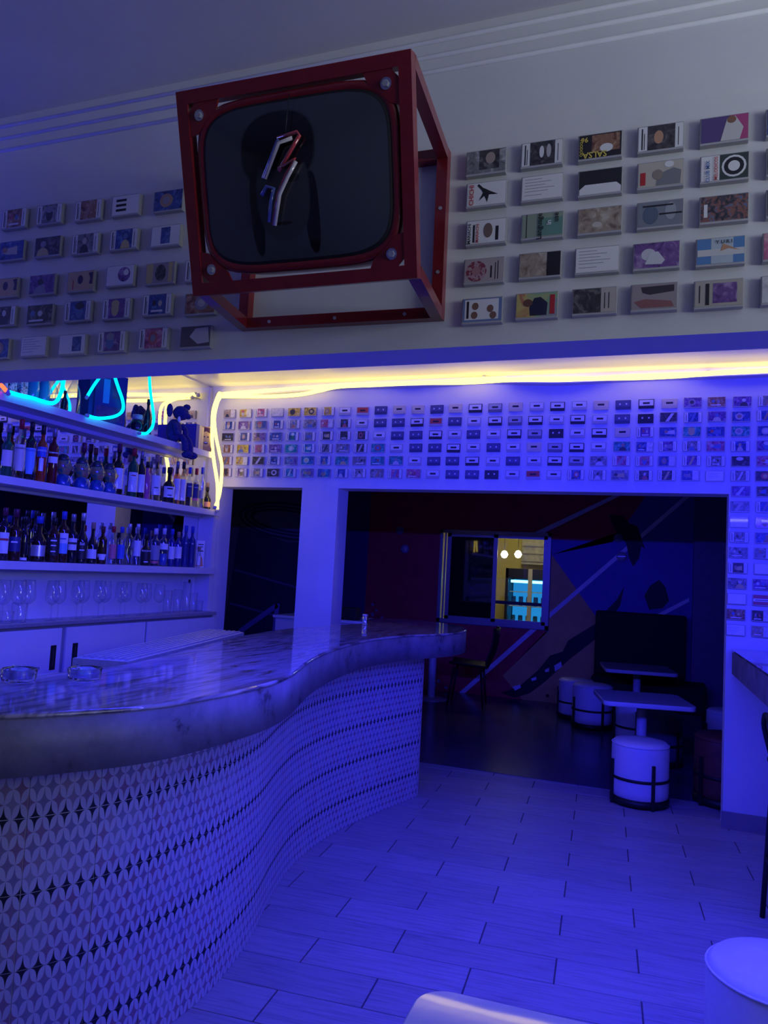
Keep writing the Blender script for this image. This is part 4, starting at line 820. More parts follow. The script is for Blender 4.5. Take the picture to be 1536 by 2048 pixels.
cased(*at_r(1, 4), 'white and black case with a round badge lettered MELODICOS', GF, [cover(PAPER), pic(-0.010, -0.029, 0.052, 0.0325, solid((0.03, 0.05, 0.045)), 'dark_panel'), ('o', 'badge', 0.021, 0.002, 0.027, 0.027, 3, PAPER), ('o', 'badge_ring', 0.021, 0.002, 0.022, 0.022, 4, INK), ('o', 'badge_face', 0.021, 0.002, 0.013, 0.013, 5, PAPER), ('t', 'MELODICOS', -0.018, 0.0, 0.0105, R90, REDINK), ('t', 'CLUB MIX', -0.036, -0.006, 0.012, R90, BLUEINK)])
cased(*at_r(2, 0), 'white case with a small hat picture lettered MARIACHI', GF, [cover(PAPER), ('t', 'MARIACHI', -0.044, -0.002, 0.012, R90, INK), ('t', 'MARIACHI', -0.022, -0.002, 0.011, R90, REDINK), ('p', 'print_line', -0.035, -0.026, -0.030, 0.022, 2, INK), ('o', 'picture', 0.006, 0.004, 0.012, 0.020, 3, solid((0.20, 0.14, 0.12))), ('p', 'print_line', 0.026, -0.024, 0.034, 0.014, 2, INK)])
cased(*at_r(2, 1), 'green case lettered Language in use', GF, [cover(solid((0.28, 0.36, 0.26))), pic(-0.012, -0.026, 0.052, 0.020, solid((0.14, 0.30, 0.24)), 'green_panel'), ('p', 'print_line', -0.040, -0.029, -0.0385, 0.0325, 3, INK), ('t', 'Language', -0.006, -0.002, 0.019, R90, INK), ('t', 'in', 0.018, 0.006, 0.018, R90, PAPER), ('t', 'use', 0.036, 0.018, 0.018, R90, INK)])
cased(*at_r(2, 2), 'sepia photo case in the third row, above a white text inlay', GF, fullart('tan', False) + [('o', 'pale_patch', -0.006, -0.010, 0.012, 0.007, 2, solid((0.6, 0.56, 0.48)))])  # paler oval on the sepia cover
cased(*at_r(2, 3), 'grey blue case with two mirrored faces', GF, [cover(solid((0.22, 0.24, 0.28))), ('o', 'face_shape', -0.022, 0.0, 0.018, 0.024, 2, solid((0.10, 0.14, 0.20))), ('o', 'face_shape', 0.024, 0.006, 0.013, 0.022, 2, solid((0.36, 0.38, 0.42))), ('p', 'print_line', -0.04, 0.020, 0.03, 0.024, 3, INK), ('p', 'brim', -0.002, -0.002, 0.050, 0.002, 3, INK)])
cased(*at_r(2, 4), 'dark street scene case with small bright signs', GF, [cover(art('cover_city', [(0.02, 0.02, 0.03), (0.06, 0.05, 0.07), (0.25, 0.10, 0.08), (0.10, 0.16, 0.30), (0.6, 0.6, 0.6)], 60, 'const')), ('p', 'sign', -0.044, -0.018, -0.036, 0.014, 2, PAPER)])
cased(*at_r(3, 0), 'case with a red mandala and a column of small print', GF, [cover(solid((0.45, 0.38, 0.38))), ('o', 'mandala', -0.020, 0.0, 0.028, 0.028, 2, art('cover_mandala', [(0.25, 0.05, 0.08), (0.45, 0.30, 0.32), (0.15, 0.04, 0.10)], 90, 'const')), ('o', 'mandala_centre', -0.020, 0.0, 0.012, 0.012, 3, solid((0.40, 0.20, 0.22))), ('p', 'print_line', 0.018, -0.02, 0.022, 0.012, 2, INK), ('p', 'print_line', 0.030, -0.025, 0.032, 0.02, 2, INK), ('p', 'print_line', 0.037, -0.025, 0.039, 0.024, 2, INK)])
cased(*at_r(3, 1), 'brown case with a woolly picture and black side panel', GF, [cover(ART['tan']), pic(0.018, -0.029, 0.052, 0.0325, c_black, 'side_panel')])
cased(*at_r(3, 2), 'white text inlay case in the fourth row', GF, textcard())
cased(*at_r(3, 3), 'dusky case with a white hooded figure', GF, [cover(ART['purple']), ('o', 'hood', -0.018, 0.004, 0.017, 0.015, 2, solid((0.62, 0.62, 0.66))), ('g', 'robe', [(-0.026, -0.020), (0.012, -0.022), (0.020, -0.012), (0.004, 0.010), (-0.014, 0.010)], 3, solid((0.66, 0.66, 0.70)))])
cased(*at_r(3, 4), 'sky blue case with white columns lettered YURI', GF, [cover(solid((0.10, 0.25, 0.52))), pic(-0.020, -0.029, 0.028, 0.0325, solid((0.48, 0.56, 0.62)), 'pale_sky'), ('p', 'column', -0.050, -0.010, 0.052, 0.006, 3, solid((0.66, 0.66, 0.64))), ('g', 'figure', [(0.0, 0.0), (0.018, 0.006), (0.042, 0.0), (0.018, 0.012), (0.006, 0.018)], 4, solid((0.55, 0.28, 0.16))), ('t', 'Y U R I', 0.008, 0.022, 0.012, 0, INK)])
cased(*at_r(4, 0), 'white case in a blue frame with small heads', GF, [cover(solid((0.16, 0.24, 0.46))), pic(-0.046, -0.024, 0.044, 0.030, PAPER, 'white_card')] + [('o', 'head', u, v, 0.009, 0.010, 3, solid((0.22, 0.12, 0.09))) for u, v in ((-0.018, 0.012), (-0.02, -0.012), (0.022, 0.004), (0.030, -0.014))] + [('p', 'print_line', -0.041, -0.02, -0.035, 0.026, 3, INK)])
cased(*at_r(4, 1), 'rainbow tinted case with a dark suited man', GF, [cover(art('cover_rainbow', [(0.5, 0.18, 0.10), (0.6, 0.5, 0.15), (0.25, 0.45, 0.25), (0.35, 0.25, 0.45)], 14)), ('g', 'suit', [(-0.016, -0.026), (0.026, -0.026), (0.028, 0.006), (0.010, 0.022), (-0.006, 0.020), (-0.018, -0.004)], 2, solid((0.02, 0.02, 0.05))), ('o', 'head', -0.022, 0.008, 0.012, 0.010, 3, solid((0.16, 0.07, 0.04))), ('p', 'print_line', 0.034, -0.024, 0.046, 0.026, 3, REDINK)])
cased(*at_r(4, 2), 'dark photo case with a beige column of print', GF, [cover(ART['dark']), pic(0.016, -0.029, 0.052, 0.0325, solid((0.50, 0.44, 0.40)), 'side_panel'), ('p', 'print_line', 0.024, -0.02, 0.026, 0.02, 3, INK), ('p', 'print_line', 0.034, -0.02, 0.036, 0.02, 3, INK)])
cased(*at_r(4, 3), 'mauve case with two reclining figures', GF, [cover(solid((0.36, 0.30, 0.31))), ('g', 'figure', [(-0.046, -0.010), (-0.02, -0.004), (0.040, -0.012), (0.046, -0.026), (-0.030, -0.026)], 2, solid((0.30, 0.12, 0.12))), ('g', 'figure', [(-0.030, 0.026), (0.046, 0.028), (0.046, 0.012), (-0.010, 0.006), (-0.026, 0.012)], 2, solid((0.05, 0.04, 0.05)))])
cased(*at_r(4, 4), 'beige case with a framed dark picture, bottom right', GF, [cover(solid((0.46, 0.42, 0.36))), pic(-0.012, -0.022, 0.040, 0.026, ART['purple']), ('p', 'dark_strip', -0.028, -0.026, -0.020, 0.026, 3, INK), ('p', 'print_line', -0.042, -0.02, -0.040, 0.022, 3, INK)])
for r, pal in enumerate(('blue', 'dark', 'dark', 'pink', 'pale')):
    cased(FR[r][4][0] + 0.144, YP, FR[r][4][1], '%s case cut by the right picture edge, %s row on the beam' % (NAMEC[pal], ORD[r]), GF, fullart(pal))
# left of the television
LEFTP = [['C:warm', 'C:grey', 'C:warm', 'keys', 'F:blue'], ['F:blue', 'F:dark', 'C:grey', 'C:blue', 'white'], ['tanshapes', 'F:purple', 'tanshapes', 'whiteart', 'yellowman', 'C:grey'], ['C:dark', 'F:dark', 'C:blue', 'C:purple', 'C:blue', 'F:warm'], ['F:blue', 'text', 'S:pale', 'C:purple', 'C:pink', 'shirt']]
for r, row in enumerate(FASCIA_LEFT):
    for c, (x, z) in enumerate(row):
        k = LEFTP[r][c]; place = '%s in %s row left of the television' % (ORD[c], ORD[r])
        if k == 'keys': d = [cover(PAPER)] + [('p', 'black_key', -0.036, v, 0.004, v + 0.008, 2, INK) for v in (-0.018, -0.002, 0.014)]; nm = 'white case with three black piano keys'
        elif k == 'white': d = [cover(PAPER), pic(-0.016, -0.024, 0.018, 0.028, ART['blue'])]; nm = 'white case with a small dark picture'
        elif k == 'tanshapes': d = [cover(solid((0.58, 0.42, 0.24))), ('o', 'dark_shape', 0.0, 0.006, 0.011, 0.015, 2, solid((0.05, 0.03, 0.10))), ('g', 'dark_shape', [(0.032, 0.026), (0.050, 0.028), (0.050, -0.012), (0.036, -0.010), (0.040, 0.008)], 2, solid((0.05, 0.03, 0.10))), ('p', 'red_line', -0.030, -0.026, -0.027, 0.006, 2, REDINK)]; nm = 'tan case with dark round shapes'
        elif k == 'whiteart': d = [cover(PAPER), ('o', 'drawing', 0.016, 0.004, 0.024, 0.024, 2, ART['purple']), ('o', 'drawing', 0.024, 0.010, 0.010, 0.010, 3, PAPER)]; nm = 'white case with a swirling purple drawing'
        elif k == 'yellowman': d = [cover(solid((0.35, 0.30, 0.32))), pic(-0.050, -0.029, -0.026, 0.0325, solid((0.58, 0.48, 0.20)), 'yellow_strip'), pic(0.032, -0.029, 0.046, 0.0325, solid((0.58, 0.48, 0.20)), 'yellow_strip'), ('o', 'head', 0.003, 0.002, 0.020, 0.026, 3, ART['dark'])]; nm = 'yellow striped case with a dark head'
        elif k == 'text': d = textcard(); nm = 'white case with an inlay of printed lines'
        elif k == 'shirt': d = [cover(solid((0.12, 0.10, 0.12))), ('g', 'shirt', [(-0.020, 0.002), (0.0, 0.026), (0.044, 0.028), (0.050, -0.018), (0.010, -0.022)], 2, solid((0.58, 0.56, 0.58)))]; nm = 'dark case with a white shirt'
        else:
            st, pal = k.split(':'); d = classic(pal) if st == 'C' else fullart(pal) if st == 'F' else [cover(PAPER), pic(0.002, -0.022, 0.038, 0.026, ART['blue'])]
            nm = '%s %s' % (NAMEC[pal], 'cover case with white strips' if st == 'C' else 'cover case' if st == 'F' else 'case with a faded picture')
        cased(x, YP, z, nm + ', ' + place, GF, d)

# bare tapes and cases on the back wall
shell_me = MB().cbox(-0.050, 0.050, -0.010, 0.0, -0.032, 0.032, 0.002).mesh('shell')
lab_me = MB().box(-0.045, 0.045, -0.0106, -0.0099, -0.012, 0.027).mesh('tape_label')
win_me = MB().box(-0.022, 0.022, -0.0110, -0.0104, -0.002, 0.011).mesh('tape_window')
reel_me = MB()
for u in (-0.021, 0.021): reel_me.disc((u, 0.0045), 0.0062, -0.0115, -0.0104, 10)
reel_me = reel_me.mesh('reels')
foot2 = MB().prism([(-0.030, -0.032), (0.030, -0.032), (0.027, -0.018), (-0.027, -0.018)], -0.0118, -0.0099).mesh('tape_foot')
SH = dict(white=(M('tape_white', (0.42, 0.42, 0.46), 0.35), M('tl_white', (0.74, 0.74, 0.76), 0.5), INK), black=(M('tape_black', (0.03, 0.03, 0.04), 0.35), M('tl_white', (0.74, 0.74, 0.76), 0.5), INK), clear=(M('tape_smoke', (0.07, 0.075, 0.16), 0.25), M('tl_smoke', (0.11, 0.115, 0.24), 0.3), M('reel_white', (0.7, 0.7, 0.72), 0.4)),
          red=(M('tape_white', (0.66, 0.66, 0.68), 0.35), M('tl_red', (0.60, 0.08, 0.06), 0.5), INK), cream=(M('tape_cream', (0.62, 0.56, 0.42), 0.35), M('tl_cream', (0.74, 0.66, 0.46), 0.5), INK), grey=(M('tape_grey', (0.18, 0.18, 0.20), 0.35), M('tl_grey', (0.46, 0.46, 0.50), 0.5), INK), darkline=(M('tape_black', (0.03, 0.03, 0.04), 0.35), M('tape_black', (0.03, 0.03, 0.04), 0.35), M('reel_white', (0.7, 0.7, 0.72), 0.4)))
DESC = dict(white='bare white tape', black='bare black tape with white label', clear='bare smoky tape with white reels', red='bare white tape with red label', cream='bare cream tape', grey='bare grey tape', darkline='bare all black tape')
def bare(x, y, z, label, kind, tilt):
    t = thing('cassette_tape', label, 'cassette', (x, y, z), (0, tilt, 0), 'cassettes on the back wall')
    a, b, c = SH[kind]
    obj('shell', shell_me, a, t); obj('tape_label', lab_me, b, t)
    if kind in ('clear', 'darkline'): obj('reels', reel_me, c, t)
    else: obj('tape_window', win_me, c, t)
    obj('tape_foot', foot2, a, t)
ROWZ = [2.708 - 0.0975 * i for i in range(6)]
BARE = {0: (8, 24), 1: (9, 23), 2: (10, 22), 3: (11, 21), 4: (12, 20), 5: (13, 19)}
TAPES = ['white', 'black', 'clear', 'black', 'white', 'clear', 'white', 'black', 'grey', 'clear', 'white', 'black']
SPEC = {(0, 8): 'white', (0, 9): 'red', (0, 11): 'cream', (0, 12): 'cream', (0, 14): 'cream', (0, 17): 'cream', (0, 21): 'cream', (0, 24): 'cream', (1, 13): 'red', (5, 18): 'red', (5, 16): 'darkline', (2, 19): 'darkline', (1, 23): 'darkline', (3, 18): 'cream', (2, 22): 'cream'}
CASES = {(0, 1): 'S:tan', (0, 2): 'S:yellow', (0, 3): 'C:pink', (0, 4): 'F:pale', (0, 5): 'F:yellow', (0, 6): 'F:yellow', (0, 7): 'C:yellow', (3, 2): 'F:yellow', (4, 2): 'S:yellow', (3, 5): 'F:teal', (4, 8): 'F:teal', (3, 10): 'F:teal', (4, 10): 'F:teal', (4, 11): 'F:teal', (5, 11): 'C:pink', (5, 12): 'F:pink', (1, 7): 'S:pink', (2, 7): 'C:dark', (4, 1): 'C:warm', (5, 1): 'C:warm', (3, 1): 'C:warm', (3, 3): 'C:pink', (2, 27): 'F:teal', (2, 25): 'F:teal', (2, 24): 'F:blue', (2, 26): 'F:blue', (3, 22): 'F:teal', (3, 26): 'F:pink', (4, 22): 'C:pink', (4, 23): 'C:pink', (0, 26): 'F:warm', (0, 27): 'F:purple', (4, 28): 'F:pink', (0, 28): 'C:grey', (5, 26): 'text'}  # teal entries paint the cyan neon glints as cover colour
RC = ['C:blue', 'C:dark', 'F:blue', 'C:purple', 'C:grey', 'F:dark', 'C:dark', 'F:purple', 'S:blue', 'C:blue', 'C:grey', 'F:grey']
ROWN = ['top', 'second', 'third', 'fourth', 'fifth', 'sixth']
def wallcase(x, z, k, label_tail, tilt):
    if k == 'text': return cased(x, 5.42, z, 'white case with printed lines, ' + label_tail, 'cassettes on the back wall', textcard(), tilt)
    if k == 'blank': return cased(x, 5.42, z, 'plain unprinted white case, ' + label_tail, 'cassettes on the back wall', [cover(PAPER)], tilt)
    if k == 'stripe': return cased(x, 5.42, z, 'pink and white striped case, ' + label_tail, 'cassettes on the back wall', [cover(solid((0.55, 0.10, 0.16))), pic(-0.051, -0.008, 0.052, 0.010, PAPER, 'white_band'), ('p', 'dark_line', -0.04, -0.001, 0.04, 0.003, 3, INK)], tilt)
    st, pal = k.split(':')
    d = classic(pal) if st == 'C' else fullart(pal) if st == 'F' else split(pal, 'pale')
    return cased(x, 5.42, z, '%s %s, %s' % (NAMEC[pal], 'cover with white strips' if st == 'C' else 'cover case' if st == 'F' else 'and white case', label_tail), 'cassettes on the back wall', d, tilt)
rc = random.Random(3)
for r in range(6):
    for c in range(1, 29):
        x = -3.428 + 0.1475 * (c - 1) + rc.uniform(-0.004, 0.004) - 0.0008 * r; z = ROWZ[r] + rc.uniform(-0.002, 0.002); tilt = rc.uniform(-0.015, 0.015)
        tail = '%s of %s row on back wall' % (ORD[c - 1], ROWN[r])
        if BARE[r][0] <= c <= BARE[r][1]:
            k = SPEC.get((r, c), TAPES[(c * 5 + r * 7) % 12]); bare(x, 5.42, z, '%s, %s' % (DESC[k], tail), k, tilt)
        else: wallcase(x, z, CASES.get((r, c), RC[(c * 7 + r * 5) % 12]), tail, tilt)
PIER = ['F:purple,S:dark', 'F:grey,C:blue', 'blank,F:pink', 'C:grey,F:blue', 'F:grey,S:grey', 'C:dark,blank', 'F:grey,F:purple', 'blank,stripe', 'F:warm,S:dark', 'text,S:tan']
for r in range(10):
    for c, k in enumerate(PIER[r].split(',')):
        x = 0.408 + 0.1475 * c - 0.0015 * r + rc.uniform(-0.003, 0.003); z = ROWZ[5] - 0.0985 * (r + 1)
        wallcase(x, z, k, '%s case from %s on the pier, %s row' % ('inner' if c == 0 else 'outer', 'the opening', ORD[r]), rc.uniform(-0.015, 0.015))

# ================================================================== television in a red cage
tv = thing('caged_television', 'old picture tube television in a red square tube cage on the beam', 'television', (0, 0, 0))
TF = [Vector(p) for p in TV_FRONT]; TB = [Vector(p) for p in TV_BACK]
TB = [Vector((p.x, 1.927, p.z)) for p in TB]
TW = 0.030
def shrink(q, d):
    c = sum(q, Vector()) / 4; ex = (q[1] - q[0]).normalized(); ez = (q[0] - q[3]).normalized()
    return [q[0] + ex * d - ez * d, q[1] - ex * d - ez * d, q[2] - ex * d + ez * d, q[3] + ex * d + ez * d]
f = shrink(TF, TW / 2); bk = shrink(TB, TW / 2)
fn = (TF[1] - TF[0]).cross(TF[0] - TF[3]).normalized()
if fn.y > 0: fn = -fn
ez = (TF[0] - TF[3]).normalized(); ex = (TF[1] - TF[0]).normalized()
for q, nv in ((f, fn), (bk, Vector((0, -1, 0)))):
    for i in range(4):
        a, b = q[i], q[(i + 1) % 4]; d = (b - a).normalized() * (TW / 2 if i % 2 == 0 else -TW / 2)
        obj('frame_bar', MB().bar(a - d, b + d, TW, TW, up=nv), REDPAINT, tv)
for i in range(4): obj('frame_bar', MB().bar(f[i] - fn * TW / 2, bk[i] + Vector((0, -TW / 2, 0)), TW, TW), REDPAINT, tv)
cen = (TF[0] + TF[1] + TF[2] + TF[3]) / 4
Mx = Matrix((( ex.x, -fn.x, ez.x, cen.x), (ex.y, -fn.y, ez.y, cen.y), (ex.z, -fn.z, ez.z, cen.z), (0, 0, 0, 1)))   # local x right, y into the set, z up
def tvp(name, mb, mat, parent=tv):
    mb.v = [tuple(Mx @ Vector(p)) for p in mb.v]; return obj(name, mb, mat, parent)
def rrect(w, h, p=5.0, n=48):
    out = []
    for i in range(n):
        a = 2 * PI * i / n; c, s = math.cos(a), math.sin(a)
        out.append((w * math.copysign(abs(c) ** (2 / p), c), h * math.copysign(abs(s) ** (2 / p), s)))
    return out
SW, SH_ = 0.243, 0.180; OX, OZ = 0.004, 0.004
def ring(profile, w, h, mat, name):
    n = 48; mb = MB()
    for (dw, y) in profile: mb.v += [(OX + x, y, OZ + z) for x, z in rrect(w + dw, h + dw)]
    for j in range(len(profile) - 1):
        for i in range(n): mb.f.append((j * n + i, j * n + (i + 1) % n, (j + 1) * n + (i + 1) % n, (j + 1) * n + i)); mb.sm.append(True)
    return tvp(name, mb, mat)
ring([(0.018, 0.075), (0.020, 0.0), (0.017, -0.010), (0.006, -0.012), (0.0, -0.008)], SW, SH_, REDPAINT, 'bezel')
ring([(0.001, -0.0085), (-0.004, -0.012), (-0.012, -0.013), (-0.016, -0.010)], SW, SH_, M('black_rubber', (0.01, 0.01, 0.012), 0.5), 'gasket')
def screen_mat():
    m, t, b = nt('tube_glass')
    uv = t.nodes.new('ShaderNodeUVMap'); sp = t.nodes.new('ShaderNodeSeparateXYZ'); t.links.new(uv.outputs[0], sp.inputs[0]); u, v = sp.outputs[0], sp.outputs[1]
    def ell(cu, cv, ru, rv):
        a = math_node(t, 'POWER', math_node(t, 'ABSOLUTE', math_node(t, 'DIVIDE', math_node(t, 'SUBTRACT', u, cu), ru)), 2.4); c = math_node(t, 'POWER', math_node(t, 'ABSOLUTE', math_node(t, 'DIVIDE', math_node(t, 'SUBTRACT', v, cv), rv)), 2.4)
        s = t.nodes.new('ShaderNodeMapRange'); s.interpolation_type = 'SMOOTHSTEP'; s.inputs[1].default_value = 1.12; s.inputs[2].default_value = 0.88
        t.links.new(math_node(t, 'ADD', a, c), s.inputs[0]); return s.outputs[0]
    base = (0.050, 0.058, 0.072, 1); hair = (0.008, 0.008, 0.011, 1); skin = (0.042, 0.044, 0.050, 1)
    def over(prev, fac, col):
        m1 = t.nodes.new('ShaderNodeMix'); m1.data_type = 'RGBA'; t.links.new(fac, m1.inputs['Factor'])
        if prev is None: m1.inputs['A'].default_value = base
        else: t.links.new(prev, m1.inputs['A'])
        m1.inputs['B'].default_value = col; return m1.outputs['Result']
    c = over(None, ell(-0.14, 0.40, 0.40, 0.46), hair); c = over(c, ell(0.20, -0.42, 0.075, 0.50), hair); c = over(c, ell(-0.40, -0.35, 0.07, 0.55), hair)
    c = over(c, ell(-0.10, -0.16, 0.29, 0.58), skin); c = over(c, ell(-0.10, 0.36, 0.34, 0.22), hair)
    c = over(c, ell(0.02, 0.02, 0.075, 0.05), (0.018, 0.018, 0.02, 1)); c = over(c, ell(-0.11, -0.52, 0.09, 0.022), (0.016, 0.013, 0.014, 1))
    t.links.new(c, b.inputs['Base Color']); b.inputs['Roughness'].default_value = 0.07; b.inputs['Specular IOR Level'].default_value = 0.55
    return m
mb = MB(); mb.uv = []; n = 48; rings = 8
for j in range(rings + 1):
    k = 1 - j / rings
    for x, z in rrect(SW - 0.006, SH_ - 0.006):
        x, z = x * k, z * k; y = -0.012 - 0.020 * (1 - (x / SW) ** 2) * (1 - (z / SH_) ** 2)
        mb.v.append((OX + x, y, OZ + z)); mb.uv.append((x / SW, z / SH_))
for j in range(rings):
    for i in range(n): mb.f.append((j * n + i, j * n + (i + 1) % n, (j + 1) * n + (i + 1) % n, (j + 1) * n + i)); mb.sm.append(True)
scr = tvp('screen', mb, screen_mat())
# glass tube ornament in front of the screen: a plain slanted zigzag of red and blue tubes
def scp(u, v, d=0.0): return (OX + u * SW, -0.012 - 0.020 * (1 - u * u) * (1 - v * v) - 0.012 - d, OZ + v * SH_)
RT = M('red_tube', (0.45, 0.05, 0.06), 0.12, coat=1.0); BT = M('blue_tube', (0.08, 0.12, 0.42), 0.12, coat=1.0); WTB = M('pale_tube', (0.55, 0.50, 0.52), 0.15, coat=1.0)
def zig(pts, m, d=0.0): tvp('ornament_tube', MB().tube([Vector(scp(u, v, d)) for u, v in pts], 0.0048, 8), m)
zig([(-0.27, 0.04), (-0.10, 0.46), (-0.085, 0.48)], BT)
zig([(-0.25, 0.03), (-0.085, 0.44), (0.06, 0.475)], WTB, 0.002)
zig([(-0.10, 0.50), (0.11, 0.54), (0.135, 0.50), (-0.10, 0.10)], RT)
zig([(-0.10, 0.13), (0.08, 0.22), (-0.02, 0.04), (-0.12, -0.18), (-0.205, -0.54)], RT)
zig([(0.095, 0.19), (0.0, 0.02), (-0.10, -0.18), (-0.185, -0.55)], WTB, 0.002)
zig([(-0.30, -0.16), (-0.24, -0.06), (-0.16, -0.10), (-0.205, -0.26), (-0.245, -0.50)], BT)
tvp('hanging_wire', MB().tube([Vector(scp(-0.02, 0.50)), Vector(scp(0.0, 0.75)), Vector(scp(0.02, 1.02))], 0.001, 6), BLACK)
for sx in (-1, 1):
    for sz in (-1, 1):
        hx, hz = (TF[1] - TF[0]).length / 2 - TW, (TF[0] - TF[3]).length / 2 - TW
        px, pz = sx * hx, sz * hz
        poly = [(px, pz - sz * 0.075), (px, pz - sz * 0.02), (px - sx * 0.02, pz), (px - sx * 0.085, pz), (px - sx * 0.075, pz - sz * 0.022), (px - sx * 0.045, pz - sz * 0.045), (px - sx * 0.022, pz - sz * 0.07)]
        pt = tvp('mounting_plate', MB().prism(poly, -0.012, -0.006), REDPAINT)
        c = (px - sx * 0.030, pz - sz * 0.030)
        w = MB().disc(c, 0.013, -0.0145, -0.012, 18); tvp('washer', w, CHROME, pt)
        w = MB().disc(c, 0.0075, -0.020, -0.0145, 6); tvp('bolt', w, STEEL, pt)
for k in (0.15, 0.5, 0.85):
    p_ = bk[3].lerp(bk[2], k); obj('screw', MB().disc((p_.x, p_.z), 0.005, p_.y - TW / 2 - 0.002, p_.y - TW / 2, 10), STEEL, tv)
for k in (0.35, 0.75):
    p_ = bk[1].lerp(bk[2], k); obj('screw', MB().disc((p_.x, p_.z), 0.005, p_.y - TW / 2 - 0.002, p_.y - TW / 2, 10), STEEL, tv)

# ================================================================== back room
NAVY = M('mural_navy', (0.09, 0.06, 0.16), 0.6, var=0.1); 
mw = struct('wall_mural', MB().box(-7.2, WINDOW[0][0], 9.6, 9.75, 0, 3.0).box(WINDOW[1][0], 2.6, 9.6, 9.75, 0, 3.0).box(WINDOW[0][0], WINDOW[1][0], 9.6, 9.75, WINDOW[0][1], 3.0).box(WINDOW[0][0], WINDOW[1][0], 9.6, 9.75, 0, WINDOW[2][1]), NAVY, 'painted wall of the back room')
def paint(name, poly, col, lay, z0=0.004): 
    poly = [(x, max(z0, min(2.99, z))) for x, z in poly]
    mb = MB(); bm = bmesh.new(); vs = [bm.verts.new((x, 9.6 - 0.0015 * lay, z)) for x, z in poly]; bm.faces.new(vs); bmesh.ops.triangulate(bm, faces=bm.faces)
    r = bmesh.ops.extrude_face_region(bm, geom=bm.faces[:])
    for v in r['geom']:
        if isinstance(v, bmesh.types.BMVert): v.co.y = 9.5995
    bm.verts.index_update(); mb.add([v.co[:] for v in bm.verts], [tuple(v.index for v in f.verts) for f in bm.faces]); bm.free()
    return obj(name, mb, M('mural_' + name, tuple(min(1, 2.8 * k) for k in col), 0.55, var=0.08, scale=6), mw)
wx0, wx1, wz0, wz1 = WINDOW[0][0], WINDOW[1][0], WINDOW[2][1], WINDOW[0][1]
paint('red_field', [(-3.80, 0.0), (wx0, 0.0), (wx0, 2.99), (-3.80, 2.99)], (0.22, 0.010, 0.025), 1)
paint('red_field', [(wx0, wz1), (wx1, wz1), (wx1, 1.98), (-0.66, 1.98), (-0.575, 2.10), (0.0, 2.99), (wx0, 2.99)], (0.22, 0.010, 0.025), 1)
paint('red_field', [(wx0, 0.0), (-1.66, 0.0), (-1.918, 0.269), (-1.40, 0.86), (wx0, 0.86)], (0.22, 0.010, 0.025), 1)
paint('ochre_field', [(-1.373, 1.792), (-0.534, 0.695), (-0.517, 0.0), (-1.66, 0.0), (-1.918, 0.269), (-1.376, 0.864)], (0.28, 0.17, 0.055), 2)
paint('blue_field', [(0.0, 2.99), (0.50, 2.99), (0.54, 0.0), (-0.517, 0.0), (-0.534, 0.695), (-1.373, 1.792), (-1.379, 1.975), (-0.658, 1.975), (-0.575, 2.10)], (0.045, 0.035, 0.16), 1)
STR = (0.34, 0.32, 0.44)
paint('pale_stripe', M_ST1, STR, 3); paint('pale_stripe', [(-2.461, 0.004), (-1.60, 0.862), (-1.52, 0.862), (-2.383, 0.006)], STR, 3)
paint('pale_stripe', [(-1.37, 1.085), (0.15, 2.558), (0.215, 2.559), (-1.37, 1.015)], STR, 3); paint('pale_stripe', M_ST3, STR, 3)
for q in (M_BL1, M_BL2, M_BL3, M_BL4): paint('black_splash', q, (0.006, 0.005, 0.008), 4)
for q in M_GR: paint('grey_fleck', q, (0.30, 0.28, 0.32), 5)
for x, z, r in M_DOTS:
    if z > 0.03: obj('paint_dot', MB().disc((x, z), r, 9.594, 9.5995, 14), M('mural_dot', (0.30, 0.25, 0.35) if x < -1.5 else (0.01, 0.01, 0.012), 0.6) if x < -1.5 else M('mural_black_dot', (0.01, 0.01, 0.012), 0.6), mw)
# generic tin can painted on the left part of the wall
OLV = (0.15, 0.12, 0.09)
paint('dull_field', [(-7.1, 0.0), (-4.25, 0.0), (-4.25, 2.99), (-7.1, 2.99)], OLV, 1)
paint('tin_side', [(-5.80, 2.02), (-5.95, 0.45), (-5.2, 0.22), (-4.30, 0.28), (-4.30, 1.86), (-5.0, 1.80)], (0.036, 0.030, 0.050), 2)
def ellipse(cx, cz, rx, rz, tilt, n=30): return [(cx + rx * math.cos(a) * math.cos(tilt) - rz * math.sin(a) * math.sin(tilt), cz + rx * math.cos(a) * math.sin(tilt) + rz * math.sin(a) * math.cos(tilt)) for a in [2 * PI * i / n for i in range(n)]]
for k, (rx, rz, col, lay) in enumerate([(0.82, 0.26, (0.030, 0.025, 0.040), 3), (0.77, 0.225, (0.14, 0.12, 0.14), 4), (0.74, 0.205, (0.025, 0.02, 0.03), 5), (0.68, 0.175, (0.13, 0.11, 0.12), 6), (0.65, 0.16, (0.022, 0.018, 0.028), 7), (0.57, 0.13, (0.14, 0.11, 0.10), 8)]):
    paint('tin_rim' if k % 2 == 0 else 'tin_rim_line', ellipse(-5.0, 2.10, rx, rz, -0.10), col, lay)
paint('tin_band', [(-5.83, 1.40), (-4.3, 1.10), (-4.3, 1.07), (-5.835, 1.37)], (0.13, 0.11, 0.14), 3)
paint('tin_band', [(-5.87, 0.92), (-4.3, 0.66), (-4.3, 0.63), (-5.875, 0.89)], (0.13, 0.11, 0.14), 3)
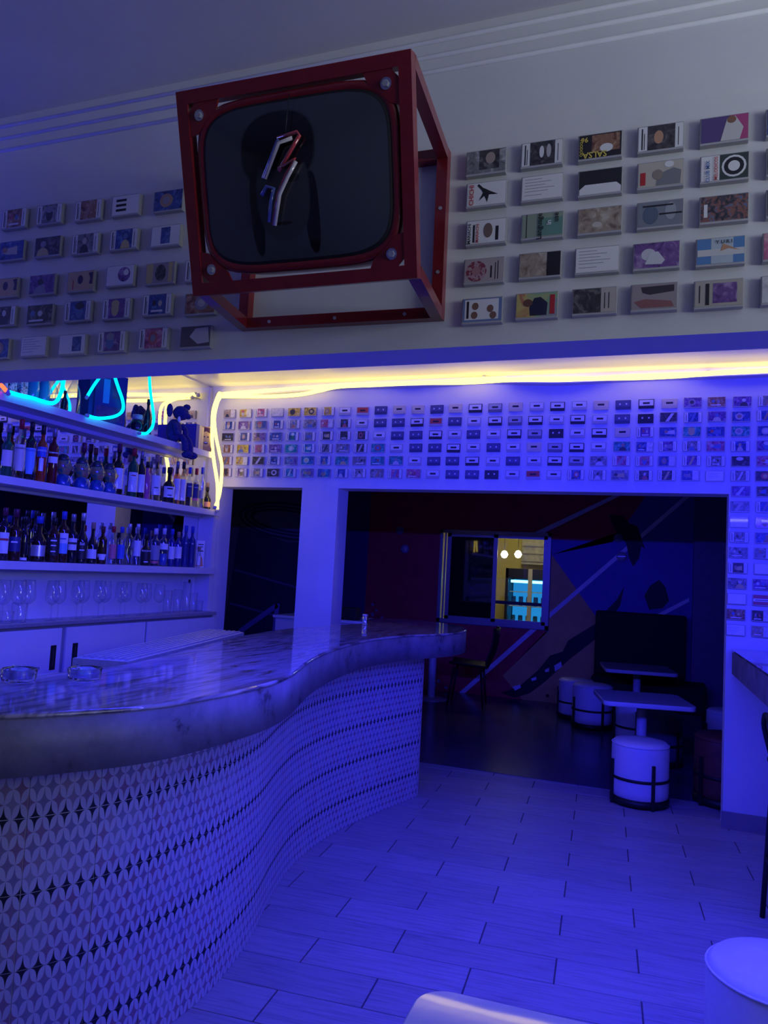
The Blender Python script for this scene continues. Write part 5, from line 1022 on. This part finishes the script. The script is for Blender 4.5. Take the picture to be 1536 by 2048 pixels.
for a, b in (((-5.674, 0.52), (-5.106, 0.93)), ((-5.106, 0.95), (-5.130, 0.50)), ((-5.150, 0.50), (-4.760, 0.88))):
    dx, dz = b[0] - a[0], b[1] - a[1]; q = 0.035 / math.hypot(dx, dz); ox, oz = -dz * q, dx * q
    paint('pale_zigzag', [(a[0] - ox, a[1] - oz), (b[0] - ox, b[1] - oz), (b[0] + ox, b[1] + oz), (a[0] + ox, a[1] + oz)], (0.22, 0.20, 0.30), 4)
struct('wall_back_room_left', MB().box(-7.3, -7.2, 5.62, 9.7, 0, 3.0), NAVY); struct('wall_back_room_right', MB().box(1.30, 1.45, 5.62, 9.6, 0, 3.0), NAVY)
struct('wall_back_room_front', MB().box(-7.3, -3.80, 5.42, 5.62, 0, 3.0), NAVY)
struct('ceiling_back_room', MB().box(-7.3, 2.6, 5.62, 9.75, 2.94, 3.04), M('white_ceiling', (0.70, 0.69, 0.70), 0.7))
struct('wall_column', MB().box(0.24, 0.75, 9.32, 9.60, 0, 2.94), M('column_violet', (0.16, 0.12, 0.22), 0.5, var=0.08), 'violet column right of the mural')
# window with a lit room behind
wi = struct('window_1', MB().box(wx0, wx1, 9.575, 9.63, wz1 - 0.04, wz1).box(wx0, wx1, 9.575, 9.63, wz0, wz0 + 0.05).box(wx0, wx0 + 0.04, 9.575, 9.63, wz0, wz1).box(wx1 - 0.04, wx1, 9.575, 9.63, wz0, wz1), M('alu_frame', (0.42, 0.42, 0.46), 0.35, metal=0.4), 'sliding aluminium window in the mural wall')
ALU = MATS['alu_frame']; xm = WINDOW[4][0]
def sash(x0, x1, y, label):
    s = obj('sash', MB().box(x0, x1, y, y + 0.02, wz1 - 0.085, wz1 - 0.04).box(x0, x1, y, y + 0.02, wz0 + 0.05, wz0 + 0.09).box(x0, x0 + 0.05, y, y + 0.02, wz0 + 0.05, wz1 - 0.04).box(x1 - 0.05, x1, y, y + 0.02, wz0 + 0.05, wz1 - 0.04), ALU, wi)
    return s
sa = sash(wx0 + 0.10, xm + 0.03, 9.580, ''); sb = sash(xm - 0.03, wx1 - 0.04, 9.604, '')
obj('jamb_rail', MB().box(wx0 + 0.06, wx0 + 0.085, 9.585, 9.62, wz0 + 0.05, wz1 - 0.04), ALU, wi)
obj('pane', MB().box(wx0 + 0.15, xm - 0.02, 9.588, 9.592, wz0 + 0.09, wz1 - 0.085), M('dark_pane', (0.010, 0.012, 0.014), 0.03, spec=0.8), sa)
obj('pane', MB().box(xm + 0.02, wx1 - 0.09, 9.612, 9.615, wz0 + 0.09, wz1 - 0.085), thin_glass('window_glass', (0.92, 0.93, 0.92), 0.05), sb)
obj('crossbar', MB().box(xm + 0.02, wx1 - 0.09, 9.600, 9.622, 1.15, 1.19), M('dark_bar', (0.04, 0.04, 0.05), 0.4), sb)
# room behind
YW = M('yellow_wall', (0.62, 0.54, 0.16), 0.7, var=0.05)
struct('wall_beyond', MB().box(-3.4, 0.4, 12.2, 12.3, 0, 3.0).box(-3.45, -3.40, 9.76, 12.3, 0, 3.0).box(0.4, 0.45, 9.76, 12.3, 0, 3.0), YW, 'yellow walls of the room beyond the window')
struct('floor_beyond', MB().box(-3.45, 0.45, 9.75, 12.3, -0.1, 0.0), M('tile_beyond', (0.3, 0.28, 0.25), 0.6)); struct('ceiling_beyond', MB().box(-3.45, 0.45, 9.75, 12.3, 3.0, 3.1), CEIL)
fr = thing('bottle_fridge', 'blue lit glass door fridge seen through the window', 'fridge', (-1.98, 11.45, 0.0))
obj('cabinet', MB().box(-0.30, 0.30, 0.40, 0.45, 0, 1.62).box(-0.32, -0.28, -0.02, 0.45, 0, 1.62).box(0.28, 0.32, -0.02, 0.45, 0, 1.62).box(-0.32, 0.32, -0.02, 0.45, 1.48, 1.62).box(-0.32, 0.32, -0.02, 0.45, 0, 0.12), M('fridge_black', (0.02, 0.02, 0.025), 0.4), fr)
obj('light_panel', MB().box(-0.27, 0.27, 0.36, 0.38, 0.14, 1.46), emitter('fridge_blue', (0.02, 0.32, 0.85), 0.9), fr)
obj('light_tube', MB().tube([(-0.25, 0.06, 1.43), (0.25, 0.06, 1.43)], 0.02, 8), emitter('fridge_tube', (0.25, 0.9, 1.0), 4.0), fr)
for z in (0.50, 0.78, 1.06, 1.27): obj('rack', MB().box(-0.27, 0.27, 0.03, 0.36, z, z + 0.012), M('rack_pale_blue', (0.5, 0.7, 0.8), 0.4), fr)  # plain pale blue racks, no emission
obj('door_stile', MB().box(0.02, 0.08, -0.05, -0.02, 0.12, 1.62), M('door_alu', (0.55, 0.52, 0.35), 0.4), fr)
for z in (0.512, 0.792, 1.072):
    for j in range(5):
        obj('can', MB().lathe([(0, 0), (0.032, 0), (0.034, 0.01), (0.034, 0.12), (0.028, 0.135), (0, 0.135)], 10), M('can_blue', (0.05, 0.30, 0.55), 0.35) if (j + int(z * 10)) % 3 else M('can_white', (0.6, 0.65, 0.7), 0.35), fr, (-0.22 + 0.11 * j, 0.16, z))
sg = thing('white_header', 'white lattice panel above the fridge beyond the window', 'panel', (-1.78, 12.12, 0))
obj('panel', MB().box(-0.42, 0.8, 0, 0.03, 1.70, 2.45), M('lattice_white', (0.50, 0.48, 0.35), 0.6, var=0.25, scale=14), sg)
for i in range(6): obj('lattice_bar', MB().box(-0.42, 0.8, -0.01, 0.0, 1.74 + 0.12 * i, 1.755 + 0.12 * i), M('lattice_grey', (0.34, 0.33, 0.24), 0.6), sg)
def globe(x, y, z, lb):
    t = thing('globe_lamp', lb, 'lamp', (x, y, z), group='globe lamps beyond the window')
    obj('globe', MB().lathe([(0, -0.05), (0.03, -0.04), (0.05, 0), (0.03, 0.04), (0.012, 0.05)], 14), emitter('globe_light', (1.0, 0.93, 0.66), 9.0), t)
    obj('cord', MB().tube([(0, 0, 0.05), (0, 0, 3.0 - z)], 0.004, 6), BLACK, t)
globe(-2.04, 10.0, 1.78, 'left one of two glowing globe lamps beyond the window'); globe(-1.87, 10.05, 1.79, 'right one of two glowing globe lamps beyond the window'); globe(-1.42, 10.6, 1.80, 'small far globe lamp beyond the window')
cl = thing('fill_lamp', 'added unseen lamp brightening the room beyond the window', 'lamp', (-1.9, 10.7, 2.94))  # unseen panel added to brighten the room behind the window
obj('housing', MB().box(-0.32, 0.32, -0.32, 0.32, 0.02, 0.06), WHITE, cl); obj('diffuser', MB().box(-0.3, 0.3, -0.3, 0.3, 0.0, 0.02), emitter('warm_fill', (1.0, 0.88, 0.62), 16.0), cl)
for x, m, lb in ((-1.50, emitter('red_stick', (1.0, 0.12, 0.08), 2.0), 'short red neon stick behind the window'), (-1.42, emitter('green_stick', (0.05, 1.0, 0.5), 1.6), 'short green neon stick behind the window')):
    t = thing('neon_stick', lb, 'neon light', (x, 9.9, 1.78)); obj('tube', MB().tube([(0, 0, 0), (0.01, 0, 0.08), (0.012, 0, 0.16)], 0.010, 8), m, t)
    obj('holder', MB().bar((0.012, 0, 0.16), (0.012, 0, 1.2), 0.006), BLACK, t)
# wall lamps
for (x, z), (x2, z2), lb in ((SCONCE[0], SCONCE[1], 'round chrome wall lamp left of the window'), (SCONCE[2], SCONCE[3], 'round chrome wall lamp beside the black splash')):
    t = thing('wall_lamp', lb, 'wall lamp', (x, 9.594, z), group='round wall lamps on the mural')
    obj('dish', MB().lathe([(0, 0.05), (0.035, 0.045), (0.058, 0.02), (0.06, 0.0), (0, 0.0)], 20), M('satin_chrome', (0.62, 0.60, 0.66), 0.35, metal=0.3), t, (0, 0, 0), (PI / 2, 0, 0))
    obj('bar', MB().box(-0.045, 0.045, -0.056, -0.048, -0.006, 0.006), STEEL, t)
    obj('upper_shade', MB().lathe([(0, 0.04), (0.03, 0.035), (0.052, 0.012), (0.054, 0.0), (0, 0.0)], 20), M('frosted_shade', (0.35, 0.32, 0.42), 0.6), t, (x2 - x, 0, z2 - z), (PI / 2, 0, 0))
# chair and bistro table by the window
ch = thing('shell_chair', 'black shell chair standing below the window', 'chair', (-2.12, 8.80, 0), (0, 0, math.radians(8)))
CH = M('black_shell', (0.010, 0.010, 0.014), 0.55)
mb = MB(); nx, ny = 10, 8; vs = []
for i in range(nx + 1):
    f_ = i / nx; L = f_ * 0.92
    if f_ < 0.5: px, pz = -0.24 + f_ * 2 * 0.42, 0.44 + 0.03 * (1 - f_ * 2)
    else:
        g = (f_ - 0.5) * 2; px, pz = 0.18 + 0.12 * g + 0.03 * math.sin(g * PI), 0.44 + 0.46 * g + 0.0
    for j in range(ny + 1):
        s = -1 + 2 * j / ny; wd = 0.24 * (1 - 0.25 * max(0, f_ - 0.6)); vs.append((px - 0.05 * s * s * (1 if f_ > 0.5 else 0), s * wd, pz + 0.04 * s * s * (1 if f_ <= 0.5 else 0.2)))
fs = [(i * (ny + 1) + j, i * (ny + 1) + j + 1, (i + 1) * (ny + 1) + j + 1, (i + 1) * (ny + 1) + j) for i in range(nx) for j in range(ny)]
k = len(vs); half = (nx // 2) * ny
def thick(vs, fs, off):
    used = sorted({i for f in fs for i in f}); mp = {u: i for i, u in enumerate(used)}; a = [vs[u] for u in used]; b = [(x + off[0], y, z + off[1]) for x, y, z in a]; n = len(a)
    F = [tuple(mp[i] for i in f) for f in fs]; edges = {}
    for f in F:
        for i in range(4):
            e = (f[i], f[(i + 1) % 4]); edges[e] = 1
    side = [(e[0], e[1], e[1] + n, e[0] + n) for e in edges if (e[1], e[0]) not in edges]
    return a + b, F + [tuple(i + n for i in f[::-1]) for f in F] + side
v_, f_ = thick(vs, fs[:half], (0, -0.015)); obj('seat', MB().add(v_, f_, True), CH, ch)
v_, f_ = thick(vs, fs[half:], (0.015, 0)); obj('backrest', MB().add(v_, f_, True), CH, ch)
for sx, sy in ((-0.18, -0.17), (-0.18, 0.17), (0.12, -0.17), (0.12, 0.17)):
    obj('leg', MB().tube([(sx, sy, 0.44), (sx * 1.35, sy * 1.25, 0.0)], [0.014, 0.010], 8), BLACK, ch)
bt2 = thing('bistro_table', 'white pedestal table half hidden behind the bar end', 'table', (-2.62, 8.90, 0))
obj('tabletop', MB().lathe([(0, 0.71), (0.30, 0.71), (0.305, 0.722), (0.30, 0.735), (0, 0.735)], 32), WHITE, bt2); obj('column', MB().lathe([(0, 0.02), (0.045, 0.02), (0.045, 0.71), (0, 0.71)], 18), WHITE, bt2); obj('foot', MB().lathe([(0, 0), (0.20, 0), (0.20, 0.012), (0.06, 0.03), (0, 0.03)], 28), STEEL, bt2)
# square pedestal tables
def ptable(x, y, rz, w, d, h, label):
    t = thing('pedestal_table', label, 'table', (x, y, 0), (0, 0, rz), 'white square pedestal tables')
    rad = 0.06; pts = []
    for cx, cy, a0 in ((w / 2 - rad, d / 2 - rad, 0), (-w / 2 + rad, d / 2 - rad, PI / 2), (-w / 2 + rad, -d / 2 + rad, PI), (w / 2 - rad, -d / 2 + rad, 1.5 * PI)):
        pts += [(cx, cy, a0 + PI / 2 * i / 8) for i in range(9)]
    mb = MB(); m_ = len(pts); lay = [(0.004, h), (0.001, h - 0.001), (0.0, h - 0.004), (0.0, h - 0.031), (0.003, h - 0.035)]
    for ins_, z in lay: mb.v += [(cx + (rad - ins_) * math.cos(a), cy + (rad - ins_) * math.sin(a), z) for cx, cy, a in pts]
    mb.f.append(tuple(range(m_))); mb.sm.append(False)
    for k_ in range(len(lay) - 1):
        for i in range(m_): mb.f.append((k_ * m_ + i, k_ * m_ + (i + 1) % m_, (k_ + 1) * m_ + (i + 1) % m_, (k_ + 1) * m_ + i)); mb.sm.append(True)
    mb.f.append(tuple(range(len(lay) * m_ - 1, (len(lay) - 1) * m_ - 1, -1))); mb.sm.append(False)
    obj('tabletop', mb, M('table_white', (0.70, 0.70, 0.72), 0.55, coat=1.0, spec=0.2), t)
    obj('mount_plate', MB().box(-0.12, 0.12, -0.12, 0.12, h - 0.045, h - 0.0355), BLACK, t)
    obj('column', MB().lathe([(0, 0.02), (0.038, 0.02), (0.038, h - 0.045), (0, h - 0.045)], 18), M('column_white', (0.6, 0.6, 0.62), 0.4), t)
    obj('base', MB().lathe([(0, 0), (0.20, 0), (0.20, 0.012), (0.05, 0.022), (0, 0.022)], 28), M('base_grey', (0.25, 0.25, 0.27), 0.4), t)
    return t
ptable(-0.18, 6.34, math.radians(13), 0.66, 0.62, 0.625, 'white square table just behind the front stool')
ptable(-0.30, 8.55, math.radians(10), 0.70, 0.70, 0.625, 'white square table near the dark bench')
ptable(-0.02, 1.135, math.radians(2), 0.76, 0.62, 0.74, 'white glossy table corner at the bottom picture edge')
# stools
cush = MB().lathe([(0, 0.05), (0.175, 0.05), (0.188, 0.06), (0.190, 0.10), (0.190, 0.38), (0.186, 0.405), (0.170, 0.420), (0.08, 0.428), (0, 0.43)], 36).mesh('cushion')
seam = MB().tube([(0.1895 * math.cos(a), 0.1895 * math.sin(a), 0.400) for a in [2 * PI * i / 36 for i in range(36)]], 0.0035, 6, closed=True).mesh('piping')
bandm = MB().lathe([(0.191, 0.172), (0.197, 0.172), (0.197, 0.190), (0.191, 0.190), (0.191, 0.172)], 36).mesh('band')
basem = MB().lathe([(0.17, 0.012), (0.195, 0.012), (0.195, 0.050), (0.0, 0.050)], 36).mesh('base_ring')
upm = MB().cbox(0.190, 0.205, -0.011, 0.011, 0.0, 0.295, 0.002).mesh('upright')
def stool(x, y, rz, label, mat=None, group='drum stools with black frames', s=1.0):
    t = thing('drum_stool', label, 'stool', (x, y, 0), (0, 0, rz), group); t.scale = (s, s, s)
    cu = obj('cushion', cush, mat or LEATHERW, t); obj('piping', seam, mat or LEATHERW, cu)
    obj('band', bandm, BLACK, t); obj('base_ring', basem, BLACK, t)
    for i in range(4): obj('upright', upm, BLACK, t, (0, 0, 0), (0, 0, i * PI / 2))
BR = M('brown_leatherette', (0.16, 0.045, 0.03), 0.55, var=0.2, scale=14); DK = M('violet_grey_fabric', (0.14, 0.12, 0.18), 0.8)
stool(-0.165, 5.715, math.radians(28), 'front white drum stool in the wide opening')
stool(-0.72, 8.30, math.radians(35), 'white drum stool left of the tables', s=1.05)
stool(-0.93, 8.74, math.radians(20), 'white drum stool hidden behind the left one')
stool(-0.26, 7.65, math.radians(10), 'white drum stool behind the pedestal of the nearer table')
stool(-0.06, 7.02, math.radians(50), 'dim violet drum stool under the nearer table', DK)
stool(0.52, 7.6, math.radians(15), 'white drum stool by the edge of the pier')
stool(0.40, 6.02, math.radians(40), 'brown drum stool half hidden by the pier', BR, s=1.12)
stool(0.322, 2.535, math.radians(62), 'large white drum stool at the bottom right corner', s=1.05)
# dark bench
be = thing('bench', 'dark high backed bench along the mural wall', 'bench', (-0.22, 9.22, 0))
BD = M('dark_upholstery', (0.010, 0.009, 0.016), 0.8, var=0.2)
obj('seat', MB().cbox(-0.58, 0.60, -0.30, 0.06, 0.14, 0.45, 0.02), BD, be); obj('backrest', MB().cbox(-0.58, 0.40, 0.055, 0.20, 0.40, 1.16, 0.02), BD, be)
obj('plinth', MB().box(-0.55, 0.57, -0.25, 0.05, 0.0, 0.14), BLACK, be)
# side cabinet behind the pillar, with a black box on it
sc2 = thing('side_counter', 'white counter behind the pillar', 'counter', (-2.95, 6.45, 0))
obj('body', MB().cbox(-0.36, 0.60, -0.25, 0.25, 0.0, 1.02, 0.003), WHITE, sc2); obj('top', MB().cbox(-0.38, 0.62, -0.27, 0.27, 1.02, 1.045, 0.003), WHITE, sc2)
bk2 = thing('speaker_box', 'small black box standing on the white side counter', 'speaker', (-2.62, 6.28, 1.0455))
obj('housing', MB().cbox(-0.075, 0.075, -0.06, 0.06, 0, 0.105, 0.004), BLACK, bk2); obj('front_grille', MB().box(-0.066, 0.066, -0.0615, -0.0600, 0.008, 0.097), M('grille', (0.02, 0.02, 0.022), 0.9, bump=0.5, scale=300), bk2)
# right hand counter
rc2 = thing('side_bar', 'thick streaked counter slab fixed to the pier', 'counter', (0, 0, 0))
poly = [(0.378, 5.405), (0.372, 5.30), (0.43, 3.95), (0.50, 3.45), (0.62, 3.25), (0.95, 3.2), (0.95, 5.405)]
obj('slab_edge', MB().slab(poly, 0.970, 1.105), EDGEM, rc2); obj('glossy_top', MB().slab(poly, 1.1055, 1.117), TOPM, rc2)
obj('support', MB().box(0.84, 0.92, 3.45, 5.40, 0.0, 0.969), WALL, rc2)
# black bar chair at the right edge
bc = thing('bar_chair', 'black metal bar chair cut by the right picture edge', 'chair', (0.612, 3.90, 0), (0, 0, 0))
obj('seat', MB().cbox(-0.17, 0.16, -0.18, 0.18, 0.70, 0.735, 0.012), BLACK, bc)
for sx, sy in ((-0.17, -0.17), (-0.17, 0.17), (0.15, -0.17), (0.15, 0.17)): 
    obj('leg', MB().tube([(sx * 0.85, sy * 0.85, 0.70), (sx * 1.05, sy * 1.02, 0.0)], 0.012, 8), BLACK, bc)
obj('footrest', MB().tube([(-0.168, -0.165, 0.28), (0.15, -0.165, 0.28), (0.15, 0.165, 0.28), (-0.168, 0.165, 0.28)], 0.009, 8, closed=True), BLACK, bc)
obj('backrest', MB().tube(smooth_path([(-0.15, -0.15, 0.72), (-0.185, -0.15, 0.86), (-0.19, -0.08, 0.93), (-0.19, 0.08, 0.93), (-0.185, 0.15, 0.86), (-0.15, 0.15, 0.72)], 4), 0.012, 8), BLACK, bc)
